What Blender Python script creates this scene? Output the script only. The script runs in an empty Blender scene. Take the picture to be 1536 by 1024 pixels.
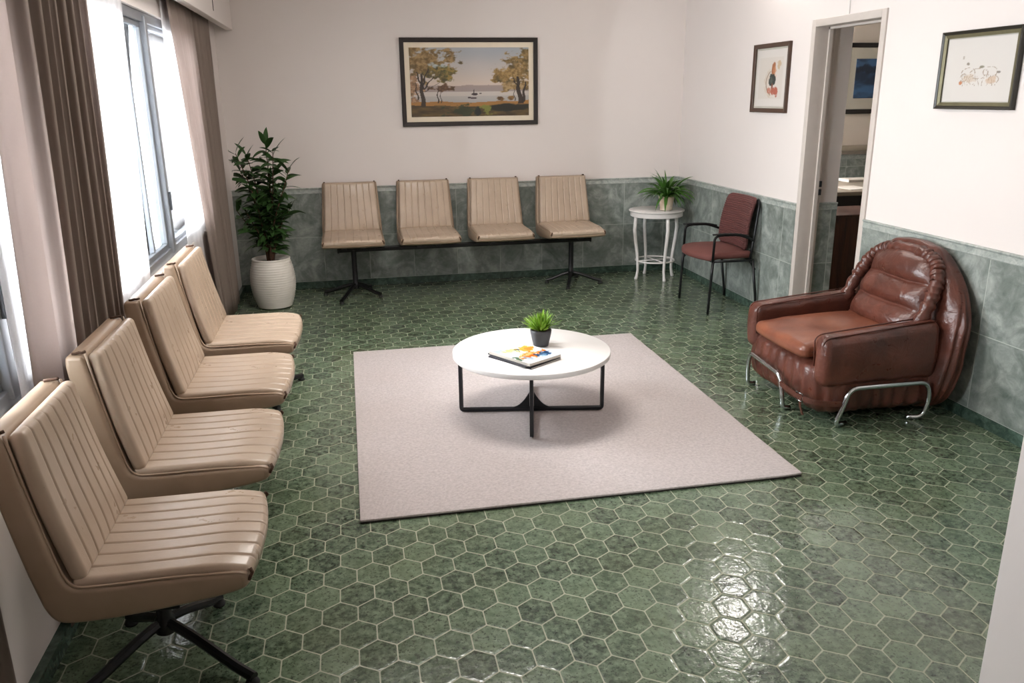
import bpy, bmesh, math, random
from math import sin, cos, pi, sqrt, exp, radians
from mathutils import Vector, Matrix, noise

random.seed(7)
SC = bpy.context.scene
COL = SC.collection

# ------------------------------------------------------------------ camera
cam_d = bpy.data.cameras.new('camera')
cam = bpy.data.objects.new('camera', cam_d)
COL.objects.link(cam)
F_PX, YAW, PITCH, ROLL = 1221.55, -0.1927, -0.2925, -0.0125
fw = Vector((-sin(YAW) * cos(PITCH), cos(YAW) * cos(PITCH), sin(PITCH)))
rt0 = Vector((cos(YAW), sin(YAW), 0))
up0 = rt0.cross(fw)
rt = rt0 * cos(ROLL) + up0 * sin(ROLL)
up = up0 * cos(ROLL) - rt0 * sin(ROLL)
cam.matrix_world = Matrix(((rt.x, up.x, -fw.x, 0), (rt.y, up.y, -fw.y, 0), (rt.z, up.z, -fw.z, 1.6), (0, 0, 0, 1)))
cam_d.sensor_width = 36
cam_d.lens = F_PX / 1536 * 36
cam_d.clip_start = 0.05
SC.camera = cam

# ------------------------------------------------------------------ view + world + lights
SC.view_settings.view_transform = 'Standard'
SC.view_settings.look = 'None'
SC.view_settings.gamma = 1
SC.view_settings.use_curve_mapping = False
SC.view_settings.exposure = 0.13

W = bpy.data.worlds.new('World')
SC.world = W
W.use_nodes = True
bg = W.node_tree.nodes['Background']
bg.inputs[0].default_value = (0.97, 0.975, 1.0, 1)
bg.inputs[1].default_value = 31.0


def area(name, loc, rot, sx, sy, power, color=(1, 1, 1), portal=False, spread=180):
    l = bpy.data.lights.new(name, 'AREA')
    l.shape = 'RECTANGLE'
    l.size, l.size_y = sx, sy
    l.energy = power
    l.color = color
    l.spread = radians(spread)
    o = bpy.data.objects.new(name, l)
    o.location = loc
    o.rotation_euler = rot
    COL.objects.link(o)
    if portal:
        l.cycles.is_portal = True
    return o


area('window_portal', (-1.10, 3.55, 1.40), (0, radians(-90), 0), 1.25, 4.8, 0, portal=True)
area('ceiling_fill_light', (0.45, 4.10, 2.62), (0, 0, 0), 1.2, 0.5, 52, (1.0, 0.95, 0.90))  # unseen overhead fill, added to even out the room brightness; no fixture
area('ceiling_fill_light', (0.8, -1.4, 2.62), (0, 0, 0), 1.2, 0.6, 11, (1.0, 0.95, 0.90))  # unseen fill added behind the camera for soft room light; no fixture
area('ceiling_fill_light', (4.6, 6.9, 2.62), (0, 0, 0), 0.6, 0.6, 3.2, (1.0, 0.93, 0.85))  # unseen weak fill added to brighten the office; no fixture


# ------------------------------------------------------------------ material helpers
def lin(c):
    return tuple(((v / 255) / 12.92 if v / 255 <= 0.04045 else ((v / 255 + 0.055) / 1.055) ** 2.4) for v in c) + (1.0,)


class NT:
    def __init__(s, name):
        s.m = bpy.data.materials.new(name)
        s.m.use_nodes = True
        s.t = s.m.node_tree
        s.t.nodes.clear()
        s.out = s.t.nodes.new('ShaderNodeOutputMaterial')

    def n(s, typ, ins=None, **kw):
        nd = s.t.nodes.new('ShaderNode' + typ)
        for k, v in kw.items():
            setattr(nd, k, v)
        for k, v in (ins or {}).items():
            s.set(nd, k, v)
        return nd

    def set(s, nd, k, v):
        if isinstance(v, bpy.types.NodeSocket):
            s.t.links.new(v, nd.inputs[k])
        elif isinstance(v, bpy.types.Node):
            s.t.links.new(v.outputs[0], nd.inputs[k])
        else:
            nd.inputs[k].default_value = v

    def math(s, op, a, b=None, c=None, clamp=False):
        ins = {0: a}
        if b is not None: ins[1] = b
        if c is not None: ins[2] = c
        return s.n('Math', ins, operation=op, use_clamp=clamp).outputs[0]

    def vm(s, op, a, b=None):
        ins = {0: a}
        if b is not None: ins[1] = b
        nd = s.n('VectorMath', ins, operation=op)
        return nd.outputs['Value'] if op in ('LENGTH', 'DOT_PRODUCT') else nd.outputs[0]

    def mix(s, f, a, b, blend='MIX'):
        nd = s.n('Mix', data_type='RGBA', blend_type=blend)
        s.set(nd, 0, f); s.set(nd, 6, a); s.set(nd, 7, b)
        return nd.outputs[2]

    def ramp(s, f, stops):
        nd = s.n('ValToRGB', {0: f})
        cr = nd.color_ramp
        while len(cr.elements) > 1: cr.elements.remove(cr.elements[-1])
        cr.elements[0].position = stops[0][0]; cr.elements[0].color = stops[0][1]
        for p, c in stops[1:]:
            e = cr.elements.new(p); e.color = c
        return nd.outputs[0]

    def noise(s, vec, scale, detail=3, rough=0.55, dist=0):
        nd = s.n('TexNoise', {'Vector': vec, 'Scale': scale, 'Detail': detail, 'Roughness': rough, 'Distortion': dist})
        return nd.outputs[0]

    def mr(s, v, a, b, c=0.0, d=1.0, smooth=False):
        nd = s.n('MapRange', {0: v, 1: a, 2: b, 3: c, 4: d}, clamp=True)
        if smooth: nd.interpolation_type = 'SMOOTHSTEP'
        return nd.outputs[0]

    def pos(s):
        return s.n('NewGeometry').outputs['Position']

    def obj(s):
        return s.n('TexCoord').outputs['Object']

    def bump(s, h, strength, dist, normal=None):
        nd = s.n('Bump', {'Strength': strength, 'Distance': dist, 'Height': h})
        if normal is not None: s.set(nd, 'Normal', normal)
        return nd.outputs[0]

    def bsdf(s, color, rough=0.5, **kw):
        nd = s.n('BsdfPrincipled', {'Base Color': color, 'Roughness': rough})
        for k, v in kw.items():
            s.set(nd, k.replace('_', ' '), v)
        s.t.links.new(nd.outputs[0], s.out.inputs[0])
        return nd

    def surf(s, sh):
        s.t.links.new(sh.outputs[0] if isinstance(sh, bpy.types.Node) else sh, s.out.inputs[0])


MAT = {}


def simple(name, rgb, rough=0.5, metal=0.0, var=0.06, scale=20, bump=0.0, coat=0.0):
    a = NT(name)
    c = lin(rgb)
    n = a.noise(a.obj(), scale, 4)
    d = tuple(x * (1 - var * 2) for x in c[:3]) + (1,)
    e = tuple(min(1, x * (1 + var * 2)) for x in c[:3]) + (1,)
    col = a.mix(n, d, e)
    kw = dict(Metallic=metal)
    if coat: kw['Coat_Weight'] = coat
    if bump:
        kw['Normal'] = a.bump(a.noise(a.obj(), scale * 6, 3), bump, 0.002)
    a.bsdf(col, rough, **kw)
    MAT[name] = a.m
    return a.m


# floor: hexagonal glazed tiles
def floor_material():
    a = NT('hexagon_floor_tile')
    p = a.pos()
    PX, PY = 0.1136, 0.1110
    q = a.vm('SUBTRACT', p, (0.106, 2.333, 0))
    q = a.vm('MULTIPLY', q, (1 / PX, 0.8660254 / PY, 0))
    q = a.vm('ADD', q, (200.0, 200 * 1.7320508, 0))
    r = (1.0, 1.7320508, 1.0); h = (0.5, 0.8660254, 0.0)
    g1 = a.vm('SUBTRACT', a.vm('MODULO', q, r), h)
    g2 = a.vm('SUBTRACT', a.vm('MODULO', a.vm('SUBTRACT', q, h), r), h)
    g1 = a.vm('MULTIPLY', g1, (1, 1, 0)); g2 = a.vm('MULTIPLY', g2, (1, 1, 0))
    f = a.math('LESS_THAN', a.vm('LENGTH', g1), a.vm('LENGTH', g2))
    mx = a.n('Mix', data_type='VECTOR'); a.set(mx, 0, f); a.set(mx, 4, g2); a.set(mx, 5, g1)
    g = mx.outputs[1]
    ident = a.vm('SNAP', a.vm('ADD', a.vm('SUBTRACT', q, g), (0.05, 0.05, 0.0)), (0.25, 0.25, 1.0))
    wn = a.n('TexWhiteNoise', {'Vector': ident}, noise_dimensions='3D')
    rnd = wn.outputs['Value']
    ag = a.vm('ABSOLUTE', g)
    gx = a.n('SeparateXYZ', {0: ag})
    d2 = a.vm('DOT_PRODUCT', ag, (0.5, 0.8660254, 0))
    e = a.math('SUBTRACT', 0.5, a.math('SMOOTH_MAX', gx.outputs[0], d2, 0.06))
    wob = a.noise(p, 60, 2)
    e = a.math('ADD', e, a.math('MULTIPLY', a.math('SUBTRACT', wob, 0.5), 0.012))
    grout = a.mr(e, 0.010, 0.025, 1.0, 0.0, True)
    pr = a.vm('ADD', p, a.vm('MULTIPLY', wn.outputs['Color'], (7, 7, 7)))
    n1 = a.noise(pr, 38, 5, 0.65)
    n2 = a.noise(pr, 14, 3, 0.6)
    spots = a.mr(a.noise(pr, 95, 4, 0.7), 0.38, 0.47, 1, 0, True)
    base = a.ramp(a.math('ADD', a.math('MULTIPLY', rnd, 0.58), a.math('MULTIPLY', n2, 0.42)),
                  [(0.15, lin((38, 49, 39))), (0.45, lin((60, 77, 60))), (0.68, lin((84, 101, 80))), (0.9, lin((108, 123, 99)))])
    base = a.mix(a.mr(n1, 0.38, 0.66, 0.0, 0.8), base, lin((122, 138, 114)))
    base = a.mix(a.math('MULTIPLY', spots, 0.8), base, lin((32, 40, 32)))
    n3 = a.noise(p, 3.0, 2)
    base = a.mix(a.mr(n3, 0.4, 0.7, 0.0, 0.25), base, lin((90, 98, 66)))
    dirty = a.mix(a.noise(p, 5, 3), lin((120, 124, 100)), lin((172, 173, 148)))
    col = a.mix(grout, base, dirty)
    wave = a.noise(p, 26, 2, 0.5)
    fine = a.noise(pr, 75, 2, 0.5)
    pil = a.mr(e, 0.0, 0.09, 0.0, 1.0, True)
    hgt = a.math('ADD', a.math('ADD', a.math('MULTIPLY', wave, 0.9), a.math('MULTIPLY', fine, 0.35)), a.math('MULTIPLY', pil, 0.35))
    nrm = a.bump(hgt, 0.5, 0.0030)
    ro = a.math('ADD', 0.09, a.math('MULTIPLY', grout, 0.35))
    ro = a.math('ADD', ro, a.math('MULTIPLY', a.noise(p, 9, 3), 0.12))
    a.bsdf(col, ro, Normal=nrm, Specular_IOR_Level=0.65)
    return a.m


def marble(a, p, light, mid, dark):
    n1 = a.noise(p, 4.5, 6, 0.62, 1.6)
    n2 = a.noise(p, 16, 5, 0.65, 0.8)
    v = a.math('ADD', a.math('MULTIPLY', n1, 0.65), a.math('MULTIPLY', n2, 0.35))
    return a.ramp(v, [(0.30, dark), (0.48, mid), (0.68, light)])


def dado_material(axis):
    # marble look wall tile, 0.39 grid, axis = coordinate that runs along the wall
    a = NT('marbled_wall_tile')
    p = a.pos()
    s = a.n('SeparateXYZ', {0: p})
    u = s.outputs[axis]; z = s.outputs[2]
    off = 1.31 if axis == 0 else 3.337
    def line(v, o, pitch):
        m = a.math('PINGPONG', a.math('SUBTRACT', v, o), pitch / 2)
        return a.mr(m, 0.0015, 0.0032, 1, 0, True)
    lu = line(u, off, 0.39)
    lz = line(z, 0.45, 0.39)
    lz = a.math('MULTIPLY', lz, a.math('LESS_THAN', z, 0.9))
    g = a.math('MAXIMUM', lu, lz)
    cell = a.n('CombineXYZ', {0: a.math('FLOOR', a.math('DIVIDE', a.math('SUBTRACT', u, off), 0.39)),
                              1: a.math('FLOOR', a.math('DIVIDE', a.math('SUBTRACT', z, 0.45), 0.39))})
    wn = a.n('TexWhiteNoise', {'Vector': cell.outputs[0]})
    pp = a.vm('ADD', p, a.vm('MULTIPLY', wn.outputs['Color'], (5, 5, 5)))
    c = marble(a, pp, lin((172, 176, 170)), lin((124, 131, 125)), lin((82, 92, 85)))
    c = a.mix(g, c, lin((172, 176, 168)))
    nrm = a.bump(a.math('SUBTRACT', 1.0, g), 0.4, 0.001)
    a.bsdf(c, 0.32, Normal=nrm, Specular_IOR_Level=0.45)
    return a.m


def plaster_material(name, rgb):
    a = NT(name)
    p = a.pos()
    c = lin(rgb)
    c2 = tuple(x * 0.95 for x in c[:3]) + (1,)
    col = a.mix(a.noise(p, 2.2, 4), c2, c)
    scuff = a.mr(a.noise(p, 7, 6, 0.7, 1.0), 0.70, 0.80, 0, 0.25, True)
    col = a.mix(scuff, col, tuple(x * 0.72 for x in c[:3]) + (1,))
    nrm = a.bump(a.noise(p, 30, 4), 0.12, 0.004)
    a.bsdf(col, 0.6, Normal=nrm, Specular_IOR_Level=0.3)
    return a.m


def stone_material(name, la, mi, da, rough=0.3, sc=1.0):
    a = NT(name)
    p = a.vm('MULTIPLY', a.pos(), (sc, sc, sc))
    c = marble(a, p, lin(la), lin(mi), lin(da))
    a.bsdf(c, rough)
    return a.m


def leather(name, rgb, rgb2, rough=0.35, crease=0.25, grain=260, cs=7):
    a = NT(name)
    o = a.obj()
    n = a.noise(o, 5, 4, 0.6)
    col = a.mix(a.mr(n, 0.3, 0.7), lin(rgb2), lin(rgb))
    h1 = a.noise(o, grain, 2)
    h2 = a.noise(o, cs, 4, 0.6, 1.0)
    nr = a.bump(h1, 0.10, 0.0006)
    nr = a.bump(h2, crease, 0.012, nr)
    ro = a.math('ADD', rough - 0.06, a.math('MULTIPLY', a.noise(o, 18, 3), 0.14))
    a.bsdf(col, ro, Normal=nr, Specular_IOR_Level=0.5)
    MAT[name] = a.m
    return a.m


def cloth_material(name, rgb, transl, transp, weave=900, tcol=None):
    a = NT(name)
    o = a.obj()
    c = lin(rgb)
    wv = a.noise(o, 140, 2)
    col = a.mix(wv, tuple(x * 0.88 for x in c[:3]) + (1,), c)
    df = a.n('BsdfDiffuse', {'Color': col, 'Normal': a.bump(wv, 0.15, 0.001)})
    tr = a.n('BsdfTranslucent', {'Color': lin(tcol) if tcol else col})
    m1 = a.n('MixShader', {0: transl, 1: df.outputs[0], 2: tr.outputs[0]})
    if transp > 0:
        tp = a.n('BsdfTransparent', {'Color': (1, 1, 1, 1)})
        m2 = a.n('MixShader', {0: transp, 1: m1.outputs[0], 2: tp.outputs[0]})
        a.surf(m2)
    else:
        a.surf(m1)
    return a.m


def glass_material():
    a = NT('window_glass')
    tp = a.n('BsdfTransparent', {'Color': (0.93, 0.96, 0.97, 1)})
    gl = a.n('BsdfGlossy', {'Color': (1, 1, 1, 1), 'Roughness': 0.02})
    fr = a.n('Fresnel', {0: 1.45})
    a.surf(a.n('MixShader', {0: fr.outputs[0], 1: tp.outputs[0], 2: gl.outputs[0]}))
    return a.m


def attr_material(name, rough=0.6):
    a = NT(name)
    at = a.n('Attribute', attribute_name='paint')
    nr = a.bump(a.noise(a.obj(), 220, 3), 0.15, 0.0005)
    a.bsdf(at.outputs['Color'], rough, Normal=nr)
    return a.m


def wood_material(name, c1, c2, rough=0.35):
    a = NT(name)
    o = a.vm('MULTIPLY', a.obj(), (14, 14, 1.2))
    n = a.noise(o, 2.2, 5, 0.6, 1.2)
    a.bsdf(a.mix(a.mr(n, 0.3, 0.7), lin(c1), lin(c2)), rough)
    return a.m


def rug_material():
    a = NT('woven_rug')
    o = a.obj()
    w1 = a.n('TexWave', {'Vector': o, 'Scale': 95, 'Distortion': 2.0, 'Detail': 2}, bands_direction='X').outputs[1]
    w2 = a.n('TexWave', {'Vector': o, 'Scale': 95, 'Distortion': 2.0, 'Detail': 2}, bands_direction='Y').outputs[1]
    w = a.math('MULTIPLY', w1, w2)
    n = a.noise(o, 75, 4, 0.75)
    big = a.noise(o, 3, 3)
    v = a.math('ADD', a.math('MULTIPLY', w, 0.4), a.math('MULTIPLY', n, 0.6))
    col = a.mix(a.mr(v, 0.15, 0.65), lin((146, 137, 134)), lin((212, 203, 201)))
    col = a.mix(a.mr(big, 0.35, 0.7, 0, 0.18), col, lin((176, 162, 156)))
    a.bsdf(col, 0.95, Normal=a.bump(v, 0.5, 0.003), Specular_IOR_Level=0.1)
    return a.m


def ribbed_fabric():
    a = NT('burgundy_ribbed_fabric')
    o = a.obj()
    w = a.n('TexWave', {'Vector': o, 'Scale': 26, 'Distortion': 3.0, 'Detail': 3, 'Detail Scale': 2.0}, bands_direction='Z').outputs[1]
    n = a.noise(o, 90, 3)
    col = a.mix(a.math('MULTIPLY', w, 0.9), lin((62, 30, 28)), lin((116, 68, 64)))
    col = a.mix(a.math('MULTIPLY', n, 0.4), col, lin((90, 48, 44)))
    a.bsdf(col, 0.7, Normal=a.bump(w, 0.6, 0.003))
    return a.m


M_FLOOR = floor_material()
M_DX = dado_material(0)
M_DY = dado_material(1)
M_PLASTER = plaster_material('cream_plaster', (226, 217, 212))
M_PLASTER2 = plaster_material('office_plaster', (200, 190, 178))
M_BORDER = stone_material('pale_border_tile', (188, 190, 184), (152, 158, 152), (120, 128, 122), 0.35, 3.0)
M_SKIRT = stone_material('green_skirting_tile', (92, 112, 100), (56, 74, 64), (34, 48, 42), 0.25, 2.0)
M_FRAMEW = simple('painted_door_frame', (196, 186, 178), 0.45, var=0.03)
M_ALU = simple('grey_aluminium', (150, 154, 160), 0.35, 0.6, 0.03)
M_ALUD = simple('dark_window_gasket', (70, 74, 80), 0.5)
M_SILL = simple('window_sill_paint', (222, 216, 210), 0.5, var=0.02)
M_GLASS = glass_material()
M_DRAPE = cloth_material('taupe_drape', (162, 148, 137), 0.48, 0.0, tcol=(200, 190, 186))
M_SHEER = cloth_material('white_sheer', (235, 232, 232), 0.55, 0.35)
M_TAN = leather('tan_vinyl', (184, 164, 144), (170, 150, 130), 0.29, 0.10)
M_TANS = leather('tan_vinyl_shell', (166, 143, 121), (154, 131, 109), 0.36, 0.08)
M_BROWN = leather('brown_leather', (104, 58, 45), (66, 38, 31), 0.29, 0.55, 300, 11)
M_CUSH = leather('worn_brown_leather', (136, 80, 56), (104, 58, 42), 0.33, 0.35, 300, 6)
M_BLACK = simple('black_metal', (16, 16, 18), 0.32, 0.3, 0.02)
M_RUBBER = simple('black_rubber', (14, 14, 14), 0.7)
M_GUN = simple('charcoal_metal', (44, 46, 50), 0.45, 0.4, 0.02)
M_CHROME = simple('chrome', (200, 204, 206), 0.16, 1.0, 0.02)
M_WHITE = simple('white_laminate', (240, 237, 235), 0.28, var=0.01, coat=0.2)
M_WHITEP = simple('white_painted_wood', (226, 220, 216), 0.30, var=0.02)
M_POTW = simple('white_ribbed_ceramic', (222, 216, 206), 0.45, var=0.03)
M_POTG = simple('grey_pot', (70, 70, 75), 0.5, var=0.03)
M_POTC = leather('patterned_cream_ceramic', (228, 214, 194), (190, 160, 132), 0.25, 0.1, 60, 30)
M_SOIL = simple('dark_soil', (42, 28, 20), 0.95, var=0.3, scale=80, bump=0.8)
M_LEAFD = simple('dark_green_leaf', (50, 80, 38), 0.38, var=0.25, scale=9)
M_LEAFM = simple('mid_green_leaf', (62, 104, 34), 0.42, var=0.25, scale=14)
M_LEAFB = simple('bright_green_leaf', (120, 158, 44), 0.45, var=0.25, scale=30)
M_STEM = simple('brown_stem', (74, 48, 30), 0.8, var=0.2)
M_FRD = simple('dark_wood_frame', (34, 24, 20), 0.55, var=0.15)
M_FRB = simple('brown_wood_frame', (70, 48, 34), 0.4, var=0.15)
M_FRG = simple('olive_gilt_frame', (112, 106, 80), 0.38, 0.4, 0.15)
M_FRGD = simple('dark_frame_edge', (38, 34, 26), 0.4)
M_MATB = simple('cream_mat_board', (226, 212, 190), 0.85, var=0.02)
M_MATG = simple('grey_mat_board', (180, 175, 162), 0.85, var=0.02)
M_PAINT = attr_material('painted_artwork')
M_COVER = attr_material('printed_cover', 0.25)
M_PAGES = simple('magazine_pages', (214, 206, 196), 0.8, var=0.05, scale=90)
M_DARKC = simple('dark_magazine_cover', (38, 38, 46), 0.3)
M_RUG = rug_material()
M_RUGB = simple('dark_rug_slab', (44, 38, 36), 0.95)
M_BURG = ribbed_fabric()
M_BURGS = simple('burgundy_fabric', (100, 56, 50), 0.75, var=0.14, scale=8, bump=0.4)
M_WOOD = wood_material('dark_brown_wood', (50, 28, 18), (92, 54, 36), 0.55)
M_PAPER = simple('white_paper', (206, 200, 190), 0.8, var=0.02)
M_DESK = simple('beige_desk_top', (146, 136, 120), 0.45, var=0.04)
M_DARKW = simple('near_black_wood', (22, 16, 14), 0.5)
M_CORD = simple('dark_cord', (50, 40, 34), 0.7)
M_CAULK = simple('white_cable', (214, 208, 204), 0.6)


# ------------------------------------------------------------------ mesh helpers
class G:
    def __init__(s): s.v = []; s.f = []; s.mi = []; s.sm = []
    def add(s, vf, mi=0, smooth=True):
        v, f = vf
        o = len(s.v)
        s.v += [tuple(x) for x in v]
        s.f += [tuple(i + o for i in q) for q in f]
        s.mi += [mi] * len(f); s.sm += [smooth] * len(f)
        return s


def mk(name, geo, mats, parent=None, loc=None, sharp=38, label=None, cat=None, group=None, kind=None, fix=True, colors=None):
    if not isinstance(geo, G): geo = G().add(geo)
    me = bpy.data.meshes.new(name)
    me.from_pydata(geo.v, [], geo.f)
    if fix:
        bm = bmesh.new(); bm.from_mesh(me)
        bmesh.ops.recalc_face_normals(bm, faces=bm.faces)
        bm.to_mesh(me); bm.free()
    for m in (mats if isinstance(mats, (list, tuple)) else [mats]): me.materials.append(m)
    me.polygons.foreach_set('material_index', geo.mi)
    me.polygons.foreach_set('use_smooth', geo.sm)
    if sharp: me.set_sharp_from_angle(angle=radians(sharp))
    if colors is not None:
        ca = me.color_attributes.new('paint', 'FLOAT_COLOR', 'POINT')
        flat = []
        for c in colors: flat += list(lin(c))
        ca.data.foreach_set('color', flat)
    me.update()
    o = bpy.data.objects.new(name, me)
    COL.objects.link(o)
    if parent is not None: o.parent = parent
    if loc is not None: o.location = loc
    tag(o, label, cat, group, kind)
    return o


def tag(o, label=None, cat=None, group=None, kind=None):
    if label: o['label'] = label
    if cat: o['category'] = cat
    if group: o['group'] = group
    if kind: o['kind'] = kind


def thing(name, label, cat, loc=(0, 0, 0), rz=0, group=None):
    o = bpy.data.objects.new(name, None)
    o.empty_display_size = 0.1
    o.location = loc; o.rotation_euler = (0, 0, rz)
    COL.objects.link(o)
    tag(o, label, cat, group)
    return o


def box(lo, hi):
    x0, y0, z0 = lo; x1, y1, z1 = hi
    v = [(x0, y0, z0), (x1, y0, z0), (x1, y1, z0), (x0, y1, z0), (x0, y0, z1), (x1, y0, z1), (x1, y1, z1), (x0, y1, z1)]
    f = [(0, 3, 2, 1), (4, 5, 6, 7), (0, 1, 5, 4), (1, 2, 6, 5), (2, 3, 7, 6), (3, 0, 4, 7)]
    return v, f


def rbox(lo, hi, r, n=(4, 4, 4), k=3, fn=None):
    """box with rounded edges; n = inner segments, k = segments per rounded edge; fn deforms each vertex"""
    if not isinstance(r, (tuple, list)): r = (r, r, r)
    ax = []
    for a in range(3):
        L, H, R = lo[a], hi[a], r[a]
        c = [(-1, j / k) for j in range(k, 0, -1)]
        c = [(L + R, -tj) for (_, tj) in c]
        inner = [(L + R + (H - L - 2 * R) * j / n[a], 0) for j in range(n[a] + 1)]
        d = [(H - R, j / k) for j in range(1, k + 1)]
        ax.append(c + inner + d)
    nx, ny, nz = [len(q) for q in ax]
    idx = {}; V = []; Fc = []
    def vert(i, j, l):
        key = (i, j, l)
        if key in idx: return idx[key]
        b = [ax[0][i][0], ax[1][j][0], ax[2][l][0]]
        t = [ax[0][i][1], ax[1][j][1], ax[2][l][1]]
        tt = [math.tan(x * pi / 4) for x in t]
        m = sqrt(sum(x * x for x in tt)) or 1
        # on the surface at least one t is +-1
        p = [b[a] + r[a] * tt[a] / m for a in range(3)]
        if fn: p = fn(*p)
        idx[key] = len(V); V.append(tuple(p))
        return idx[key]
    for i in range(nx - 1):
        for j in range(ny - 1):
            Fc.append((vert(i, j, 0), vert(i, j + 1, 0), vert(i + 1, j + 1, 0), vert(i + 1, j, 0)))
            Fc.append((vert(i, j, nz - 1), vert(i + 1, j, nz - 1), vert(i + 1, j + 1, nz - 1), vert(i, j + 1, nz - 1)))
    for i in range(nx - 1):
        for l in range(nz - 1):
            Fc.append((vert(i, 0, l), vert(i + 1, 0, l), vert(i + 1, 0, l + 1), vert(i, 0, l + 1)))
            Fc.append((vert(i, ny - 1, l), vert(i, ny - 1, l + 1), vert(i + 1, ny - 1, l + 1), vert(i + 1, ny - 1, l)))
    for j in range(ny - 1):
        for l in range(nz - 1):
            Fc.append((vert(0, j, l), vert(0, j, l + 1), vert(0, j + 1, l + 1), vert(0, j + 1, l)))
            Fc.append((vert(nx - 1, j, l), vert(nx - 1, j + 1, l), vert(nx - 1, j + 1, l + 1), vert(nx - 1, j, l + 1)))
    return V, Fc


def fillet(pts, rad, k=5):
    P = [Vector(p) for p in pts]
    out = [P[0]]
    for i in range(1, len(P) - 1):
        a, b, c = P[i - 1], P[i], P[i + 1]
        d1 = (a - b); d2 = (c - b)
        r = min(rad, d1.length * 0.49, d2.length * 0.49)
        s, e = b + d1.normalized() * r, b + d2.normalized() * r
        for j in range(k + 1):
            t = j / k
            out.append(s * (1 - t) ** 2 + b * 2 * t * (1 - t) + e * t * t)
    out.append(P[-1])
    return out


def tube(pts, r, seg=10, closed=False, flat=None, rect=False):
    """sweep; r float or per-point list; flat=(a,b) scales the section; rect gives a square section"""
    P = [Vector(p) for p in pts]
    n = len(P)
    T = []
    for i in range(n):
        a = P[(i - 1) % n] if (closed or i > 0) else P[i]
        b = P[(i + 1) % n] if (closed or i < n - 1) else P[i]
        t = (b - a)
        T.append(t.normalized() if t.length > 1e-9 else Vector((0, 0, 1)))
    ref = Vector((0, 0, 1)) if abs(T[0].z) < 0.9 else Vector((1, 0, 0))
    u = (ref - T[0] * ref.dot(T[0])).normalized()
    V = []; Fc = []
    for i in range(n):
        u = (u - T[i] * u.dot(T[i]))
        u = u.normalized() if u.length > 1e-6 else T[i].orthogonal().normalized()
        w = T[i].cross(u)
        ri = r[i] if isinstance(r, (list, tuple)) else r
        for k in range(seg):
            an = 2 * pi * k / seg + (pi / 4 if rect else 0)
            ca, sa = cos(an), sin(an)
            if rect: ca *= 1.414; sa *= 1.414
            fa, fb = flat or (1, 1)
            V.append(tuple(P[i] + u * (ca * ri * fa) + w * (sa * ri * fb)))
    m = n if closed else n - 1
    for i in range(m):
        for k in range(seg):
            a = i * seg + k; b = i * seg + (k + 1) % seg
            c = ((i + 1) % n) * seg + (k + 1) % seg; d = ((i + 1) % n) * seg + k
            Fc.append((a, b, c, d))
    if not closed:
        Fc.append(tuple(range(seg - 1, -1, -1)))
        Fc.append(tuple((n - 1) * seg + k for k in range(seg)))
    return V, Fc


def lathe(prof, seg=48, center=(0, 0, 0), fn=None):
    V = []; Fc = []
    for (r, z) in prof:
        for k in range(seg):
            a = 2 * pi * k / seg
            p = (center[0] + r * cos(a), center[1] + r * sin(a), center[2] + z)
            V.append(fn(*p) if fn else p)
    for i in range(len(prof) - 1):
        for k in range(seg):
            Fc.append((i * seg + k, i * seg + (k + 1) % seg, (i + 1) * seg + (k + 1) % seg, (i + 1) * seg + k))
    if prof[0][0] > 1e-5: Fc.append(tuple(range(seg - 1, -1, -1)))
    if prof[-1][0] > 1e-5: Fc.append(tuple((len(prof) - 1) * seg + k for k in range(seg)))
    return V, Fc


def prism(profile, y0, y1, r=0.012, k=3, fn=None, ny=6, half=None):
    """profile (x,z) polygon swept along y with rounded ends"""
    n = len(profile)
    P = [Vector((p[0], p[1])) for p in profile]
    area2 = sum(P[i].x * P[(i + 1) % n].y - P[(i + 1) % n].x * P[i].y for i in range(n))
    sgn = 1 if area2 > 0 else -1
    N = []
    for i in range(n):
        t = (P[(i + 1) % n] - P[i - 1]).normalized()
        N.append(Vector((-t.y, t.x)) * sgn)          # inward
    rows = []
    for j in range(k):
        a = (pi / 2) * j / k
        rows.append((y0 + r * (1 - sin(a)), r * (1 - cos(a)) if False else r * (1 - sin(a))))
    rows = [(y0 + r * (1 - cos(pi / 2 * j / k)), r * (1 - sin(pi / 2 * j / k))) for j in range(k)]
    ys = rows + [(y0 + r + (y1 - y0 - 2 * r) * j / ny, 0) for j in range(ny + 1)] + [(y1 - (yy - y0), ins) for yy, ins in reversed(rows)]
    V = []; Fc = []
    for (y, ins) in ys:
        for i in range(n):
            q = P[i] + N[i] * ins
            p = (q.x, y, q.y)
            V.append(fn(*p) if fn else p)
    m = len(ys)
    for a in range(m - 1):
        for i in range(n):
            Fc.append((a * n + i, a * n + (i + 1) % n, (a + 1) * n + (i + 1) % n, (a + 1) * n + i))
    for o, flip in ((0, 0), ((m - 1) * n, 1)):
        if half:                              # two paired strands: close the end with a strip of quads
            caps = [(i, i + 1, n - 2 - i, n - 1 - i) for i in range(half - 1)]
        else:
            caps = [tuple(range(n))]
        for q in caps: Fc.append(tuple(o + i for i in (q if flip else q[::-1])))
    return V, Fc


def chaikin(pts, it=2, closed=True):
    for _ in range(it):
        out = []
        n = len(pts)
        for i in range(n if closed else n - 1):
            a, b = pts[i], pts[(i + 1) % n]
            out.append((a[0] * .75 + b[0] * .25, a[1] * .75 + b[1] * .25))
            out.append((a[0] * .25 + b[0] * .75, a[1] * .25 + b[1] * .75))
        pts = out
    return pts


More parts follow.
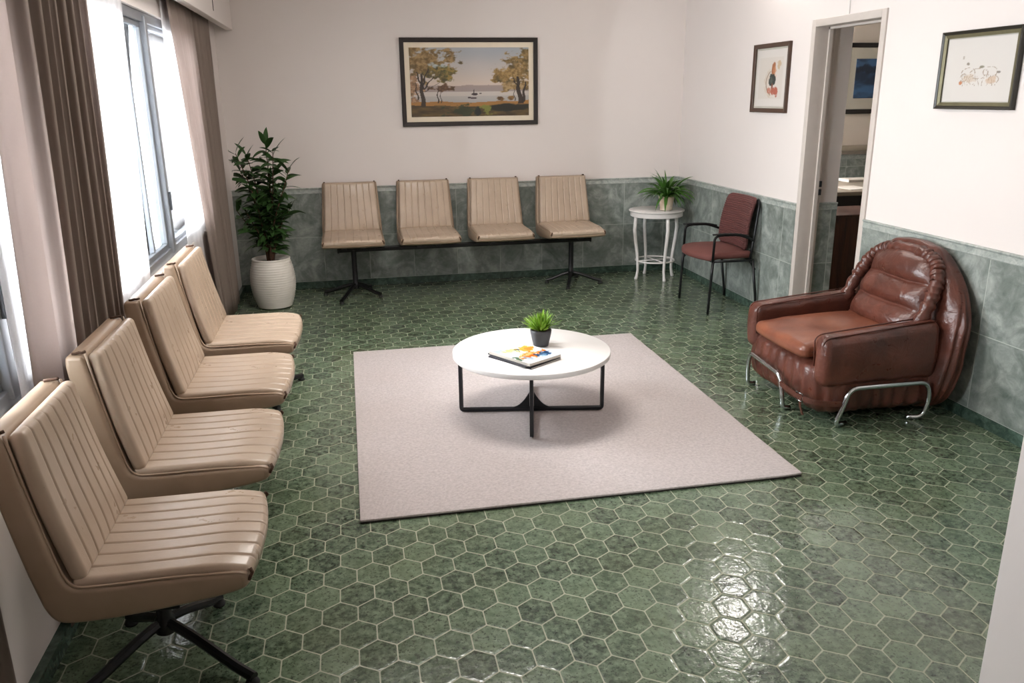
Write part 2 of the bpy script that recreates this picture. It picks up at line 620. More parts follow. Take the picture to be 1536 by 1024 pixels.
def ell(c, rx, ry, rz, nu=12, nv=8):
    V = []; Fc = []
    for j in range(nv + 1):
        th = pi * j / nv
        for i in range(nu):
            ph = 2 * pi * i / nu
            V.append((c[0] + rx * sin(th) * cos(ph), c[1] + ry * sin(th) * sin(ph), c[2] + rz * cos(th)))
    for j in range(nv):
        for i in range(nu):
            Fc.append((j * nu + i, (j + 1) * nu + i, (j + 1) * nu + (i + 1) % nu, j * nu + (i + 1) % nu))
    return V, Fc


def leaf(base, d, length, width, droop, side=None, n=7, curl=0.25, tip=1.0):
    """lanceolate leaf as a thin folded blade"""
    d = Vector(d).normalized()
    zup = Vector((0, 0, 1))
    sd = d.cross(zup)
    sd = sd.normalized() if sd.length > 0.05 else Vector((1, 0, 0))
    if side: sd = (sd + Vector(side)).normalized()
    p = Vector(base); V = []; Fc = []
    step = length / n
    dd = d.copy()
    for i in range(n + 1):
        t = i / n
        w = width * (sin(pi * min(1, t ** 0.8 * tip)) ** 0.9) * 0.5 + 0.0006
        nrm = sd.cross(dd).normalized()
        V.append(tuple(p - sd * w + nrm * w * curl)); V.append(tuple(p)); V.append(tuple(p + sd * w + nrm * w * curl))
        p = p + dd * step
        dd = (dd + Vector((0, 0, -droop / n))).normalized()
    for i in range(n):
        a = i * 3
        Fc.append((a, a + 1, a + 4, a + 3)); Fc.append((a + 1, a + 2, a + 5, a + 4))
    return V, Fc


def solid(o, th, offset=0):
    m = o.modifiers.new('solid', 'SOLIDIFY'); m.thickness = th; m.offset = offset
    return o


# ------------------------------------------------------------------ room
XL, XR, YB, YF, ZC = -0.968, 3.01, 7.235, -2.6, 2.7
DH = 0.872                     # top of the tiled dado
DY0, DY1, DZ = 4.362, 5.130, 2.045   # door frame outer size


def struct(name, geo, mat, parent=None, sharp=30):
    return mk(name, geo, mat, parent, kind='structure' if parent is None else None, sharp=sharp)


struct('floor', G().add(box((-1.3, YF - .1, -0.12), (8.0, 8.4, 0)), smooth=False), M_FLOOR)
struct('ceiling', G().add(box((-1.3, YF - .1, ZC), (8.0, 8.4, ZC + 0.1)), smooth=False), M_PLASTER)
# back wall
struct('wall_back', G().add(box((XL - .3, YB, 0), (XR, YB + .12, ZC)), smooth=False), M_PLASTER)
struct('trim_1', G().add(box((XL, YB - .012, 0.06), (XR - .012, YB + .002, DH - .05)), smooth=False), M_DX)
bprof = [(0, -.05), (-.014, -.05), (-.016, -.045), (-.014, -.040), (-.013, -.014), (-.019, -.010), (-.020, -.004), (-.015, 0), (0, 0)]


def rail(prof, x0, x1, y0, y1, along):
    V = []; Fc = []
    n = len(prof)
    for e in (0, 1):
        for (d, z) in prof:
            V.append(((x0, x1)[e], y0 + d, DH + z) if along == 'x' else (x0 + d, (y0, y1)[e], DH + z))
    for i in range(n): Fc.append((i, (i + 1) % n, n + (i + 1) % n, n + i))
    Fc.append(tuple(range(n))); Fc.append(tuple(range(2 * n - 1, n - 1, -1)))
    return V, Fc


struct('trim_2', rail(bprof, XL, XR - .012, YB, YB, 'x'), M_BORDER)
struct('baseboard_back', G().add(box((XL, YB - .016, 0), (XR - .012, YB + .002, 0.06)), smooth=False), M_SKIRT)
# right wall with door opening
g = G()
for lo, hi in (((XR, DY1, 0), (XR + .29, YB + .12, ZC)), ((XR, 1.3, 0), (XR + .12, DY0, ZC)), ((XR, DY0, DZ), (XR + .12, DY1, ZC)), ((XR, YF, 0), (XR + .12, 1.3, ZC))):
    g.add(box(lo, hi), smooth=False)
struct('wall_right', g, M_PLASTER)
g = G()
g.add(box((XR - .012, DY1, .06), (XR + .002, YB - .012, DH - .05)), smooth=False)
g.add(box((XR - .012, YF, .06), (XR + .002, DY0, DH - .05)), smooth=False)
struct('trim_3', g, M_DY)
g = G()
g.add(rail(bprof, XR, XR, DY1, YB, 'y')); g.add(rail(bprof, XR, XR, YF, DY0, 'y'))
struct('trim_4', g, M_BORDER)
g = G()
g.add(box((XR - .016, DY1, 0), (XR + .002, YB - .016, .06)), smooth=False)
g.add(box((XR - .016, YF, 0), (XR + .002, DY0, .06)), smooth=False)
struct('baseboard_right', g, M_SKIRT)
# dado on the thick jamb beyond the frame
g = G(); g.add(box((XR + .135, DY1 - .012, .0), (XR + .292, DY1 + .002, DH - .05)), smooth=False)
struct('trim_5', g, M_DX)
struct('trim_6', rail(bprof, XR + .135, XR + .292, DY1, DY1, 'x'), M_BORDER)

# door frame
dr = bpy.data.objects.new('door_1', None); COL.objects.link(dr); dr.location = (XR, (DY0 + DY1) / 2, 0); dr['kind'] = 'structure'
cy = (DY0 + DY1) / 2
g = G(); fwid = 0.045
g.add(rbox((-.012, DY1 - fwid - cy, 0), (.135, DY1 - cy, DZ), .004, (1, 1, 1), 2))
g.add(rbox((-.012, DY0 - cy, 0), (.135, DY0 + fwid - cy, DZ), .004, (1, 1, 1), 2))
g.add(rbox((-.012, DY0 + fwid - cy, DZ - fwid), (.135, DY1 - fwid - cy, DZ), .004, (1, 1, 1), 2))
mk('door_frame', g, M_FRAMEW, dr)
g = G()
g.add(box((.085, DY1 - fwid - .013 - cy, 0), (.11, DY1 - fwid - cy + .001, DZ - fwid)), smooth=False)
g.add(box((.085, DY0 + fwid - cy - .001, 0), (.11, DY0 + fwid + .013 - cy, DZ - fwid)), smooth=False)
g.add(box((.085, DY0 + fwid - cy, DZ - fwid - .013), (.11, DY1 - fwid - cy, DZ - fwid + .001)), smooth=False)
mk('door_stop', g, M_FRAMEW, dr)
g = G()
for z in (0.93, 0.985):
    g.add(rbox((.1115, DY1 - fwid - .010 - cy, z), (.134, DY1 - fwid - cy + .001, z + .04), .002, (1, 1, 1), 2))
mk('strike_plate', g, M_GUN, dr)

# far office seen through the door
struct('wall_office', G().add(box((XR + .29, 8.0, 0), (8.0, 8.12, ZC)), smooth=False), M_PLASTER2)
struct('wall_office_right', G().add(box((7.9, 3.2, 0), (8.0, 8.0, ZC)), smooth=False), M_PLASTER2)
struct('wall_office_front', G().add(box((XR + .12, 3.1, 0), (7.9, 3.2, ZC)), smooth=False), M_PLASTER2)
DHs = DH; DH = 0.965
struct('trim_7', G().add(box((XR + .29, 7.988, .0), (7.9, 8.002, DH - .05)), smooth=False), M_DX)
struct('trim_8', rail(bprof, XR + .29, 7.9, 8.0, 8.0, 'x'), M_BORDER)
struct('trim_9', G().add(rbox((XR + .29, 7.93, 1.0), (7.9, 8.0, 1.06), .006, (1, 1, 1), 2)), M_DESK)
DH = DHs

# partition end at the right edge of the photograph
struct('wall_front', G().add(box((1.352, .55, 0), (XR, 1.34, ZC)), smooth=False), M_PLASTER)
struct('wall_rear', G().add(box((XL - .3, YF - .1, 0), (XR + .12, YF, ZC)), smooth=False), M_PLASTER)

# left wall with window band
WZ0, WZ1, WY0, WY1 = 0.765, 2.04, 1.15, 5.95
PY0, PY1 = 2.84, 3.36          # wall pier between the two windows
g = G()
g.add(box((XL - .14, YF, 0), (XL, YB, WZ0 - .03)), smooth=False)
g.add(box((XL - .14, YF, WZ1), (XL, YB, ZC)), smooth=False)
g.add(box((XL - .14, WY1, WZ0 - .03), (XL, YB, WZ1)), smooth=False)
g.add(box((XL - .14, PY0, WZ0 - .03), (XL, PY1, WZ1)), smooth=False)
g.add(box((XL - .14, YF, WZ0 - .03), (XL, WY0, WZ1)), smooth=False)
struct('wall_left', g, M_PLASTER)
struct('baseboard_left', G().add(box((XL, YF, 0), (XL + .028, YB - .016, .055)), smooth=False), M_SKIRT)
struct('trim_10', G().add(rbox((XL - .139, WY0, WZ0 - .03), (XL + .008, PY0, WZ0), .004, (1, 1, 1), 2)), M_SILL)
struct('trim_12', G().add(rbox((XL - .139, PY1, WZ0 - .03), (XL + .008, WY1, WZ0), .004, (1, 1, 1), 2)), M_SILL)
# pelmet
struct('trim_11', G().add(rbox((-.882, YF + .2, 2.13), (-.828, YB - .001, ZC), .004, (1, 4, 1), 2)), M_PLASTER)

def window(name, WY0, WY1, ST, extra):
    win = bpy.data.objects.new(name, None); COL.objects.link(win); win['kind'] = 'structure'
    yc = (WY0 + WY1) / 2
    win.location = (XL - .05, yc, WZ0)
    def wb(x0, x1, y0, y1, z0, z1, r=.004):
        return rbox((x0 - XL + .05, y0 - yc, z0 - WZ0), (x1 - XL + .05, y1 - yc, z1 - WZ0), r, (1, 1, 1), 2)
    x0, x1 = XL - .085, XL - .02
    g = G()
    g.add(wb(x0, x1, WY0, WY1, WZ0, WZ0 + .05)); g.add(wb(x0, x1, WY0, WY1, WZ1 - .05, WZ1))
    g.add(wb(x0, x1, WY0, WY0 + .05, WZ0 + .05, WZ1 - .05)); g.add(wb(x0, x1, WY1 - .05, WY1, WZ0 + .05, WZ1 - .05))
    mk('window_frame', g, M_ALU, win)
    for y in ST:
        mk('window_mullion', wb(x0 + .002, x1 + .012, y - .025, y + .025, WZ0 + .02, WZ1 - .02), M_ALU, win)
        mk('window_latch', wb(XL - .010, XL + .004, y - .006, y + .006, 1.02, 1.12, .002), M_ALUD, win)
    edges = [WY0 + .05 - .025] + ST + [WY1 - .05 + .025]
    for a_, b_ in zip(edges[:-1], edges[1:]):
        y0, y1 = a_ + .025, b_ - .025
        g = G(); s = .026
        xs0, xs1 = XL - .075, XL - .035
        g.add(wb(xs0, xs1, y0, y1, WZ0 + .05, WZ0 + .05 + s)); g.add(wb(xs0, xs1, y0, y1, WZ1 - .05 - s, WZ1 - .05))
        g.add(wb(xs0, xs1, y0, y0 + s, WZ0 + .05 + s, WZ1 - .05 - s)); g.add(wb(xs0, xs1, y1 - s, y1, WZ0 + .05 + s, WZ1 - .05 - s))
        for e in extra:
            if y0 < e < y1: g.add(wb(xs0 + .01, xs1 - .01, e - .009, e + .009, WZ0 + .05 + s, WZ1 - .05 - s))
        sash = mk('window_sash', g, M_ALU, win)
        gg = G().add(wb(xs0 + .016, xs0 + .022, y0 + s, y1 - s, WZ0 + .05 + s, WZ1 - .05 - s, .001), smooth=False)
        mk('window_pane', gg, M_GLASS, sash)


window('window_1', WY0, PY0, [1.75, 2.44], [])
window('window_2', PY1, WY1, [4.80], [4.48])


# curtain track, cords
t = thing('curtain_track', 'dark double curtain track up inside the pelmet above the window', 'curtain track', (-.935, 3.0, 2.20))
g = G()
g.add(box((-.012, -3.3, .0), (.0, 3.9, .018)), smooth=False); g.add(box((-.030, -3.3, .0), (-.020, 3.9, .018)), smooth=False)
mk('track_rail', g, M_GUN, t)
for y in (-2.5, -.8, .9, 2.6):
    mk('track_bracket', G().add(box((-.034, y, .004), (.003, y + .03, .022)), smooth=False), M_GUN, t)
c = mk('hanging_cord', tube(fillet([(0, 0, 0.3), (0.002, -.006, .06), (.001, .004, 0)], .05), .0022, 6), M_CORD, loc=(-.8255, 6.235, 2.18),
       label='short dark cord hanging on the pelmet face near the back corner', cat='cord')
c = mk('wall_cable', tube([(0, 0, .60), (0, .004, .2), (0, 0, 0)], .0035, 6), M_CAULK, loc=(XR - .0035, 4.74, 2.048),
       label='thin pale cable running up the wall from the top of the doorway', cat='cable')
# lamp above the door, just out of the photograph; its glare lies on the floor tiles
t = thing('wall_lamp', 'white bulkhead wall lamp mounted above the doorway', 'lamp', (XR, 5.45, 2.56))
mk('lamp_base', lathe([(.0, 0), (.11, 0), (.11, .025), (.0, .025)], 32, fn=lambda x, y, z: (-z, y, x)), M_WHITEP, t)
a = NT('lamp_glow'); e_ = a.n('Emission', {'Color': (1, .97, .93, 1), 'Strength': 90.0}); a.surf(e_)
mk('lamp_shade', lathe([(.098, .025), (.094, .045), (.075, .07), (.04, .085), (.0, .09)], 32, fn=lambda x, y, z: (-z, y, x)), a.m, t)


# ------------------------------------------------------------------ curtains
def drape(name, y0t, y1t, y0b, y1b, z0, z1, xc, amp, folds, mat, label, cat, seed=0, zb1=None, group=None, amp_top=0.8, sharp=0.35, nz=14, bunch=1.0):
    rnd = random.Random(seed)
    n = folds * 18
    ph = [rnd.uniform(-.5, .5) for _ in range(folds + 2)]
    am = [rnd.uniform(.45, 1.0) for _ in range(folds + 2)]
    V = []; Fc = []
    for j in range(nz + 1):
        t = j / nz
        for i in range(n + 1):
            s = i / n
            z = z1 + ((z0 * (1 - s) + (zb1 if zb1 is not None else z0) * s) - z1) * t
            sw = s + 0.012 * sin(6 * s * pi + 2.0 * t + seed) * t
            k = folds * s ** bunch
            i0 = int(min(k, folds)); fr = k - i0
            A = am[i0] * (1 - fr) + am[i0 + 1] * fr
            w = sin(2 * pi * k + ph[i0] * (1 - fr) * 1.2 + ph[i0 + 1] * fr * 1.2 + .5 * t * sin(seed + k))
            w = math.copysign(abs(w) ** 0.6, w)
            x = xc + amp * A * (amp_top + (1 - amp_top) * t) * w + .006 * sin(11 * s + 3 * t + seed)
            ya = y0t + (y0b - y0t) * t; yb = y1t + (y1b - y1t) * t
            y = ya + (yb - ya) * sw + .25 * amp * cos(4 * pi * k) * (1 if sharp else 0)
            V.append((x, y, z))
    for j in range(nz):
        for i in range(n):
            a = j * (n + 1) + i
            Fc.append((a, a + 1, a + n + 2, a + n + 1))
    yc = (y0b + y1b) / 2
    V = [(x - xc, y - yc, z - z0) for x, y, z in V]
    o = mk(name, (V, Fc), mat, loc=(xc, yc, z0), label=label, cat=cat, group=group, sharp=0)
    solid(o, .0016)
    return o


drape('drape', 2.58, 3.52, 2.38, 3.30, .05, 2.20, -.920, .027, 9, M_DRAPE,
      'wide taupe drape hanging behind the second and third tan seats of the window bench', 'curtain', 3, bunch=1.6)
drape('drape', 5.10, 6.62, 5.72, 6.66, .07, 2.20, -.920, .026, 11, M_DRAPE,
      'taupe drape gathered at the far end of the window beside the tall potted plant', 'curtain', 5)
drape('drape', .9, 1.95, .9, 2.00, .05, 2.20, -.920, .024, 8, M_DRAPE,
      'taupe drape at the near end of the window, its edge showing at the bottom left', 'curtain', 9)
drape('sheer_curtain', 2.48, 2.80, 2.38, 2.62, .10, 2.20, -.958, .004, 6, M_SHEER,
      'white sheer curtain in front of the nearest window pane left of the wide drape', 'sheer curtain', 11)
drape('sheer_curtain', 3.40, 4.30, 3.20, 3.95, .12, 2.20, -.958, .004, 9, M_SHEER,
      'bright white sheer curtain right of the wide taupe drape', 'sheer curtain', 12)
drape('sheer_curtain', 5.10, 6.1, 5.05, 6.0, .06, 2.20, -.958, .004, 9, M_SHEER,
      'white sheer curtain hanging to the floor left of the far taupe drape', 'sheer curtain', 14)


# ------------------------------------------------------------------ tandem seating
def groove(y, half, nch, g0, w0):
    s = 0
    for k in range(1, nch):
        yk = -half + 2 * half * k / nch
        d = (y - yk) / w0
        if abs(d) < 3: s += exp(-d * d)
    return g0 * s


def shell_geo():
    pairs = [((.012, .860), (.050, .860)), ((.002, .852), (.060, .850)), ((.004, .80), (.068, .80)), ((.022, .70), (.087, .70)), ((.045, .58), (.110, .59)), ((.070, .46), (.128, .51)),
             ((.085, .395), (.140, .472)), ((.108, .364), (.158, .458)), ((.150, .358), (.20, .454)), ((.25, .360), (.27, .453)), ((.40, .374), (.41, .454)),
             ((.50, .388), (.50, .454)), ((.552, .400), (.552, .452)), ((.564, .414), (.564, .440))]
    o = chaikin([p[0] for p in pairs], 2, False); i = chaikin([p[1] for p in pairs], 2, False)
    o = [pairs[0][0]] + o + [pairs[-1][0]]; i = [pairs[0][1]] + i + [pairs[-1][1]]
    prof = o + i[::-1]
    def fn(x, y, z):
        wsc = 1.0 - 0.09 * max(0, min(1, (z - .5) / .36))
        yy = y * wsc
        x2 = x + (.022 * (1 - (2 * y / .5) ** 2) * max(0, (x - .35) / .2) if x > .35 else 0)
        return (x2, yy, z)
    return prism(prof, -.25, .25, .014, 4, fn, 10, len(o))


def back_cushion_geo():
    L = .405; Wd = .232
    p0 = Vector((.150, 0, .462)); p1 = Vector((.058, 0, .868))
    ax = (p1 - p0).normalized(); nr = Vector((ax.z, 0, -ax.x))
    def fn(s, y, h):
        t = y / Wd; q = (s / L) * 2 - 1
        if h > .010:
            h2 = h + .012 * (1 - t * t) * (1 - q ** 4) - groove(y, Wd, 8, .0042, .0038) * min(1, (1.02 - abs(q)) * 12)
        else: h2 = h
        wsc = 1.0 - 0.09 * max(0, min(1, s / L))
        curve = .012 * (1 - q * q)
        P = p0 + ax * s + nr * (h2 - curve * .6)
        # the lower edge is drawn in towards the seat
        return (P.x, y * wsc, P.z)
    return rbox((0, -Wd, 0), (L, Wd, .040), (.018, .018, .018), (14, 190, 1), 4, fn)


def seat_cushion_geo():
    L0, L1 = .148, .570; Wd = .236
    def fn(x, y, h):
        t = y / Wd; q = (x - L0) / (L1 - L0)
        z = .440 + h
        if h > .010:
            z += .010 * (1 - t * t) - groove(y, Wd, 8, .0040, .0038) * min(1, max(0, (q + .02)) * 20)
        z -= .020 * max(0, (q - .72) / .28) ** 2            # waterfall front
        x2 = x + .024 * (1 - t * t) * max(0, (q - .45) / .55)
        z -= .010 * (1 - t * t) * (1 - (2 * q - 1) ** 2)     # slight dip
        return (x2, y, z)
    return rbox((L0, -Wd, 0), (L1, Wd, .034), (.016, .016, .015), (14, 190, 1), 4, fn)


def piping_geo(s):
    pts = [(.062, s * .218, .862), (.085, s * .2215, .72), (.112, s * .228, .58), (.135, s * .236, .49), (.158, s * .243, .458), (.22, s * .2435, .456), (.40, s * .2435, .457), (.54, s * .2435, .450), (.562, s * .243, .442)]
    return G().add(tube(fillet(pts, .03, 3), .0038, 6))


def stitch_geo(s, front):
    if front: pts = [(.571, s * .230, .452), (.576, s * .236, .442), (.571, s * .241, .434), (.567, s * .240, .424)]
    else: pts = [(.060, s * .205, .868), (.052, s * .211, .866), (.042, s * .206, .866), (.032, s * .210, .864), (.022, s * .206, .863)]
    return G().add(tube(pts, .0045, 6))


_shell = _bc = _sc_ = _pp = _st = None
SEATM = {}


def make_seat(parent, y, zoff, sc, wid, deep):
    """one bucket seat: shell with its cushions as sub-parts"""
    if not SEATM:
        s = mk('seat_shell', shell_geo(), M_TANS, parent, sharp=60)
        SEATM['shell'] = s.data
        SEATM['back'] = mk('back_cushion', back_cushion_geo(), M_TAN, s, sharp=0).data
        SEATM['seat'] = mk('seat_cushion', seat_cushion_geo(), M_TAN, s, sharp=0).data
        for q in (-1, 1):
            SEATM['pipe%d' % q] = mk('piping', piping_geo(q), M_TANS, s, sharp=0).data
            for fr in (0, 1): SEATM['stitch%d%d' % (q, fr)] = mk('corner_stitching', stitch_geo(q, fr), M_STEM, s, sharp=0).data
    else:
        s = bpy.data.objects.new('seat_shell', SEATM['shell']); COL.objects.link(s); s.parent = parent
        for nm, k in (('back_cushion', 'back'), ('seat_cushion', 'seat'), ('piping', 'pipe-1'), ('piping', 'pipe1'), ('corner_stitching', 'stitch-10'), ('corner_stitching', 'stitch-11'), ('corner_stitching', 'stitch10'), ('corner_stitching', 'stitch11')):
            o = bpy.data.objects.new(nm, SEATM[k]); COL.objects.link(o); o.parent = s
    s.location = (0, y, zoff)
    s.scale = (sc * deep, wid / .5, sc)
    return s


def tandem(label, loc, rz, seats, zoff, sc, beam, posts, zseat, group, deep=1.0):
    """local frame: +x forward from the seat backs, y along the bench"""
    t = thing('tandem_bench', label, 'bench', loc, rz, group)
    for (y, w, sc2) in seats: make_seat(t, y, zoff, sc2, w, deep)
    zb = zoff + sc * .360
    mk('beam', rbox((.29, beam[0], zb - .045), (.35, beam[1], zb - .012), .005, (1, 1, 1), 2), M_BLACK, t)
    for (y, w, _) in seats:
        for d_ in (-.10, .06):
            mk('seat_bracket', G().add(box((.18, y + d_, zb - .0125), (.46, y + d_ + .04, zb + .004)), smooth=False), M_BLACK, t)
    for yb in beam:
        g = G()
        s = 1 if yb > 0 else -1
        g.add(rbox((.285, yb - .002 if s > 0 else yb - .012, zb - .05), (.355, yb + .012 if s > 0 else yb + .002, zb - .007), .004, (1, 1, 1), 2))
        mk('beam_end_cap', g, M_RUBBER, t)
    for (px, py, angs, R) in posts:
        p = mk('post', lathe([(.024, .055), (.030, .060), (.030, .10), (.0215, .115), (.0215, zb - .045), (.0215, zb - .03)], 20), M_BLACK, t, loc=(px, py, 0))
        for an, rr in angs:
            d = Vector((cos(an), sin(an), 0)) 
            pts = [d * .01 + Vector((0, 0, .095)), d * (rr * .35) + Vector((0, 0, .078)), d * (rr * .8) + Vector((0, 0, .036)), d * rr + Vector((0, 0, .026))]
            ft = mk('foot', tube(fillet(pts, .05, 3), [.019] * 2 + [.017] * 8, 8, flat=(0.85, 1.0)) if False else tube(fillet(pts, .05, 3), .0155, 8), M_BLACK, t, loc=(px, py, 0))
            mk('glide', lathe([(.0, 0), (.019, 0), (.021, .006), (.017, .016), (.008, .024), (.0, .026)], 14, center=tuple(d * (rr - .008))), M_RUBBER, ft)
    return t


# back row: forward is -Y, local y -> world x
TB = dict(loc=(0.93, 7.200, 0))
def A(d): return radians(d) + pi / 2          # world angle -> local angle for the bench turned -90
tandem('four-seat tan vinyl bench on a black beam along the back wall', (0.93, 7.200, 0), -pi / 2,
       [(-.930 + .003, .50, 1.0), (-.93 + .626, .495, 1.0), (-.93 + 1.242, .49, 1.0), (-.93 + 1.858, .49, 1.0)],
       .055, 1.0, (-.93 - .12, -.93 + 1.858 + .19),
       [(.335, -.93 + .0, [(A(-112), .33), (A(-35), .25), (A(166), .27), (A(58), .24)], .3),
        (.315, -.93 + 1.885, [(A(-110), .27), (A(-20), .27), (A(170), .22), (A(62), .24)], .3)], .5, None, deep=1.13)
# left row under the window: forward is +X
S = .96
YC = 3.07
tandem('four-seat tan vinyl bench on a black beam under the window', (-.850, YC, 0), 0,
       [(2.056 - YC, .445, S), (2.69 - YC, .50, S), (3.378 - YC, .53, S), (4.085 - YC, .565, S)],
       .064, S, (2.056 - YC - .12, 4.085 - YC + .15),
       [(.215, 2.285 - YC, [(radians(-40), .36), (radians(58), .235), (radians(134), .21), (radians(225), .26)], .33),
        (.235, 4.36 - YC, [(radians(-40), .22), (radians(55), .46), (radians(146), .20), (radians(226), .26)], .33)], .5, None)


# ------------------------------------------------------------------ rug
RX0, RX1, RY0, RY1 = -.046, 1.850, 2.918, 5.175
def rugfn(x, y, z):
    z2 = z + .0006 * sin(5 * x + 2) * sin(4 * y)
    d = math.hypot(x - RX1, y - RY0)
    if d < .22: z2 += .0015 * (1 - d / .22) ** 2
    if d < .06: y += 0.006 * (1 - d / .06)
    return (x - .9, y - 4.05, max(z2, 0.0045))
rug = mk('area_rug', rbox((RX0, RY0, .006), (RX1, RY1, .016), .004, (60, 60, 1), 2, rugfn), M_RUG, loc=(.9, 4.05, 0), sharp=0,
         label='pale greyish-pink woven rectangular rug lying on the green hexagon floor', cat='rug')
mk('rug_under_slab', G().add(box((RX0 - .9 + .006, RY0 - 4.05 + .004, .0), (RX1 - .9 - .006, RY1 - 4.05 - .006, .006)), smooth=False), M_RUGB, rug)  # thin dark slab under the rug, slightly inset, giving a dark edge line


# ------------------------------------------------------------------ coffee table
CTX, CTY, CTZ = .862, 3.90, .355
t = thing('coffee_table', 'round white coffee table with crossed black metal frame on the rug', 'table', (CTX, CTY, .019))
zt = CTZ - .019
mk('tabletop', lathe([(.0, zt - .028), (.398, zt - .028), (.404, zt - .024), (.405, zt - .003), (.402, zt), (.0, zt)], 96), M_WHITE, t, sharp=50)
for an in (radians(-10.5), radians(77.5)):
    d = Vector((cos(an), sin(an), 0)); R = .368
    pts = [d * R + Vector((0, 0, zt - .027)), d * R + Vector((0, 0, .010)), Vector((0, 0, .010)), -d * R + Vector((0, 0, .010)), -d * R + Vector((0, 0, zt - .027))]
    up_ = [pts[0], pts[1], pts[3], pts[4]]
    mk('leg_frame', tube(fillet(up_, .015, 4), .0085, 4, rect=True), M_GUN, t, sharp=30)
g = G()
for k in range(4):                      # curved gusset blades at the crossing
    an = radians((-10.5, 77.5, 169.5, 257.5)[k]); d = Vector((cos(an), sin(an), 0)); w = Vector((-d.y, d.x, 0)) * .004
    n = 8; V = []; Fc = []
    for i in range(n + 1):
        s = i / n
        x = .012 + .105 * s; z = .018 + .085 * (1 - s) ** 2.4
        for q in (-1, 1):
            V.append(tuple(d * x + w * q + Vector((0, 0, .012)))); V.append(tuple(d * x + w * q + Vector((0, 0, z))))
    for i in range(n):
        a = i * 4
        Fc += [(a, a + 1, a + 5, a + 4), (a + 2, a + 6, a + 7, a + 3), (a + 1, a + 3, a + 7, a + 5)]
    g.add((V, Fc))
g.add(tube([(0, 0, .008), (0, 0, .105)], .009, 10))
mk('centre_bracket', g, M_GUN, t, sharp=30)


# ------------------------------------------------------------------ magazines
def hsh(x, y):
    return noise.noise(Vector((x, y, 3.7)))


def lerp3(a, b, t):
    t = max(0, min(1, t)); return tuple(a[i] + (b[i] - a[i]) * t for i in range(3))


def blob(u, v, cx, cy, rx, ry, rough=.35, fr=6, seed=0):
    d = math.hypot((u - cx) / rx, (v - cy) / ry)
    return 1 - d + rough * noise.fractal(Vector((u * fr + seed, v * fr, seed * 1.7)), .8, 2.0, 4)


def sstep(a, b, x):
    t = max(0, min(1, (x - a) / (b - a))); return t * t * (3 - 2 * t)


def cover_paint(u, v):
    c = (243, 244, 246)
    def m(col, k, cx, cy, rx, ry, ro, fr, sd):
        nonlocal c
        c = lerp3(c, col, k * sstep(0, .2, blob(u, v, cx, cy, rx * 1.3, ry * 1.35, ro, fr, sd)))
    m((216, 228, 244), .9, .85, .12, .4, .3, .6, 6, 11)
    m((160, 176, 232), .8, .12, .86, .15, .08, .8, 10, 1)
    m((226, 214, 110), .8, .34, .74, .15, .07, .8, 10, 2)
    m((206, 220, 186), .8, .38, .60, .22, .10, .8, 8, 3)
    m((232, 172, 66), 1, .70, .66, .20, .11, .8, 9, 4)
    m((214, 136, 44), .9, .78, .62, .13, .06, .9, 14, 14)
    m((60, 74, 60), .8, .52, .68, .05, .06, .8, 12, 5)
    m((224, 122, 36), 1, .48, .36, .26, .11, .9, 9, 6)
    m((244, 186, 120), .8, .46, .40, .22, .05, 1.0, 16, 7)
    m((190, 88, 22), .8, .40, .30, .16, .04, 1.0, 16, 8)
    m((30, 62, 104), 1, .76, .24, .15, .07, .9, 10, 9)
    m((120, 160, 190), .7, .66, .18, .10, .05, 1.0, 14, 10)
    m((54, 88, 62), .9, .06, .35, .06, .10, .7, 10, 12)
    m((120, 150, 180), .6, .28, .22, .08, .08, 1.0, 12, 13)
    return c


def magazine(loc, rz, w, l, th, covermat, label, art=False, curl=0.0):
    t = thing('magazine', label, 'magazine', loc, rz, 'magazines on the coffee table')
    mk('pages', rbox((-w / 2 + .002, -l / 2 + .002, .0012), (w / 2 - .002, l / 2 - .002, th - .0012), .001, (1, 1, 1), 1), M_PAGES, t, sharp=0)
    g = G().add(box((-w / 2, -l / 2, 0), (w / 2, l / 2, .0012)), smooth=False)
    g.add(box((-w / 2 - .0004, -l / 2, 0), (-w / 2 + .0008, l / 2, th - .0002)), smooth=False)
    mk('back_cover', g, covermat, t)
    if art:
        nu, nv = 90, 110; V = []; Fc = []; Cc = []
        for j in range(nv + 1):
            for i in range(nu + 1):
                u, v = i / nu, j / nv
                V.append((-w / 2 + w * u, -l / 2 + l * v, th - .0002 + curl * (u ** 3) * (1 - v) * .5)); Cc.append(cover_paint(u, v))
        for j in range(nv):
            for i in range(nu):
                a = j * (nu + 1) + i; Fc.append((a, a + 1, a + nu + 2, a + nu + 1))
        o = mk('front_cover', (V, Fc), M_COVER, t, colors=Cc, sharp=0, fix=False); solid(o, .0008, -1)
    else:
        mk('front_cover', G().add(box((-w / 2, -l / 2, th - .0012), (w / 2, l / 2, th)), smooth=False), covermat, t)
    return t


mc = (.800, 3.765); mrz = radians(-57 + 90)
magazine((mc[0] - .004, mc[1] - .004, CTZ), radians(35), .218, .290, .008, M_DARKC, 'dark-covered magazine at the bottom of the pile on the white coffee table')
magazine((mc[0] - .012, mc[1] + .004, CTZ + .0081), radians(29), .214, .286, .006, M_DARKC, 'thin dark magazine in the middle of the pile on the white coffee table')
magazine((mc[0], mc[1], CTZ + .0142), radians(32.5), .218, .288, .014, M_PAPER, 'white magazine with orange and blue cover picture on top of the pile', True, .001)


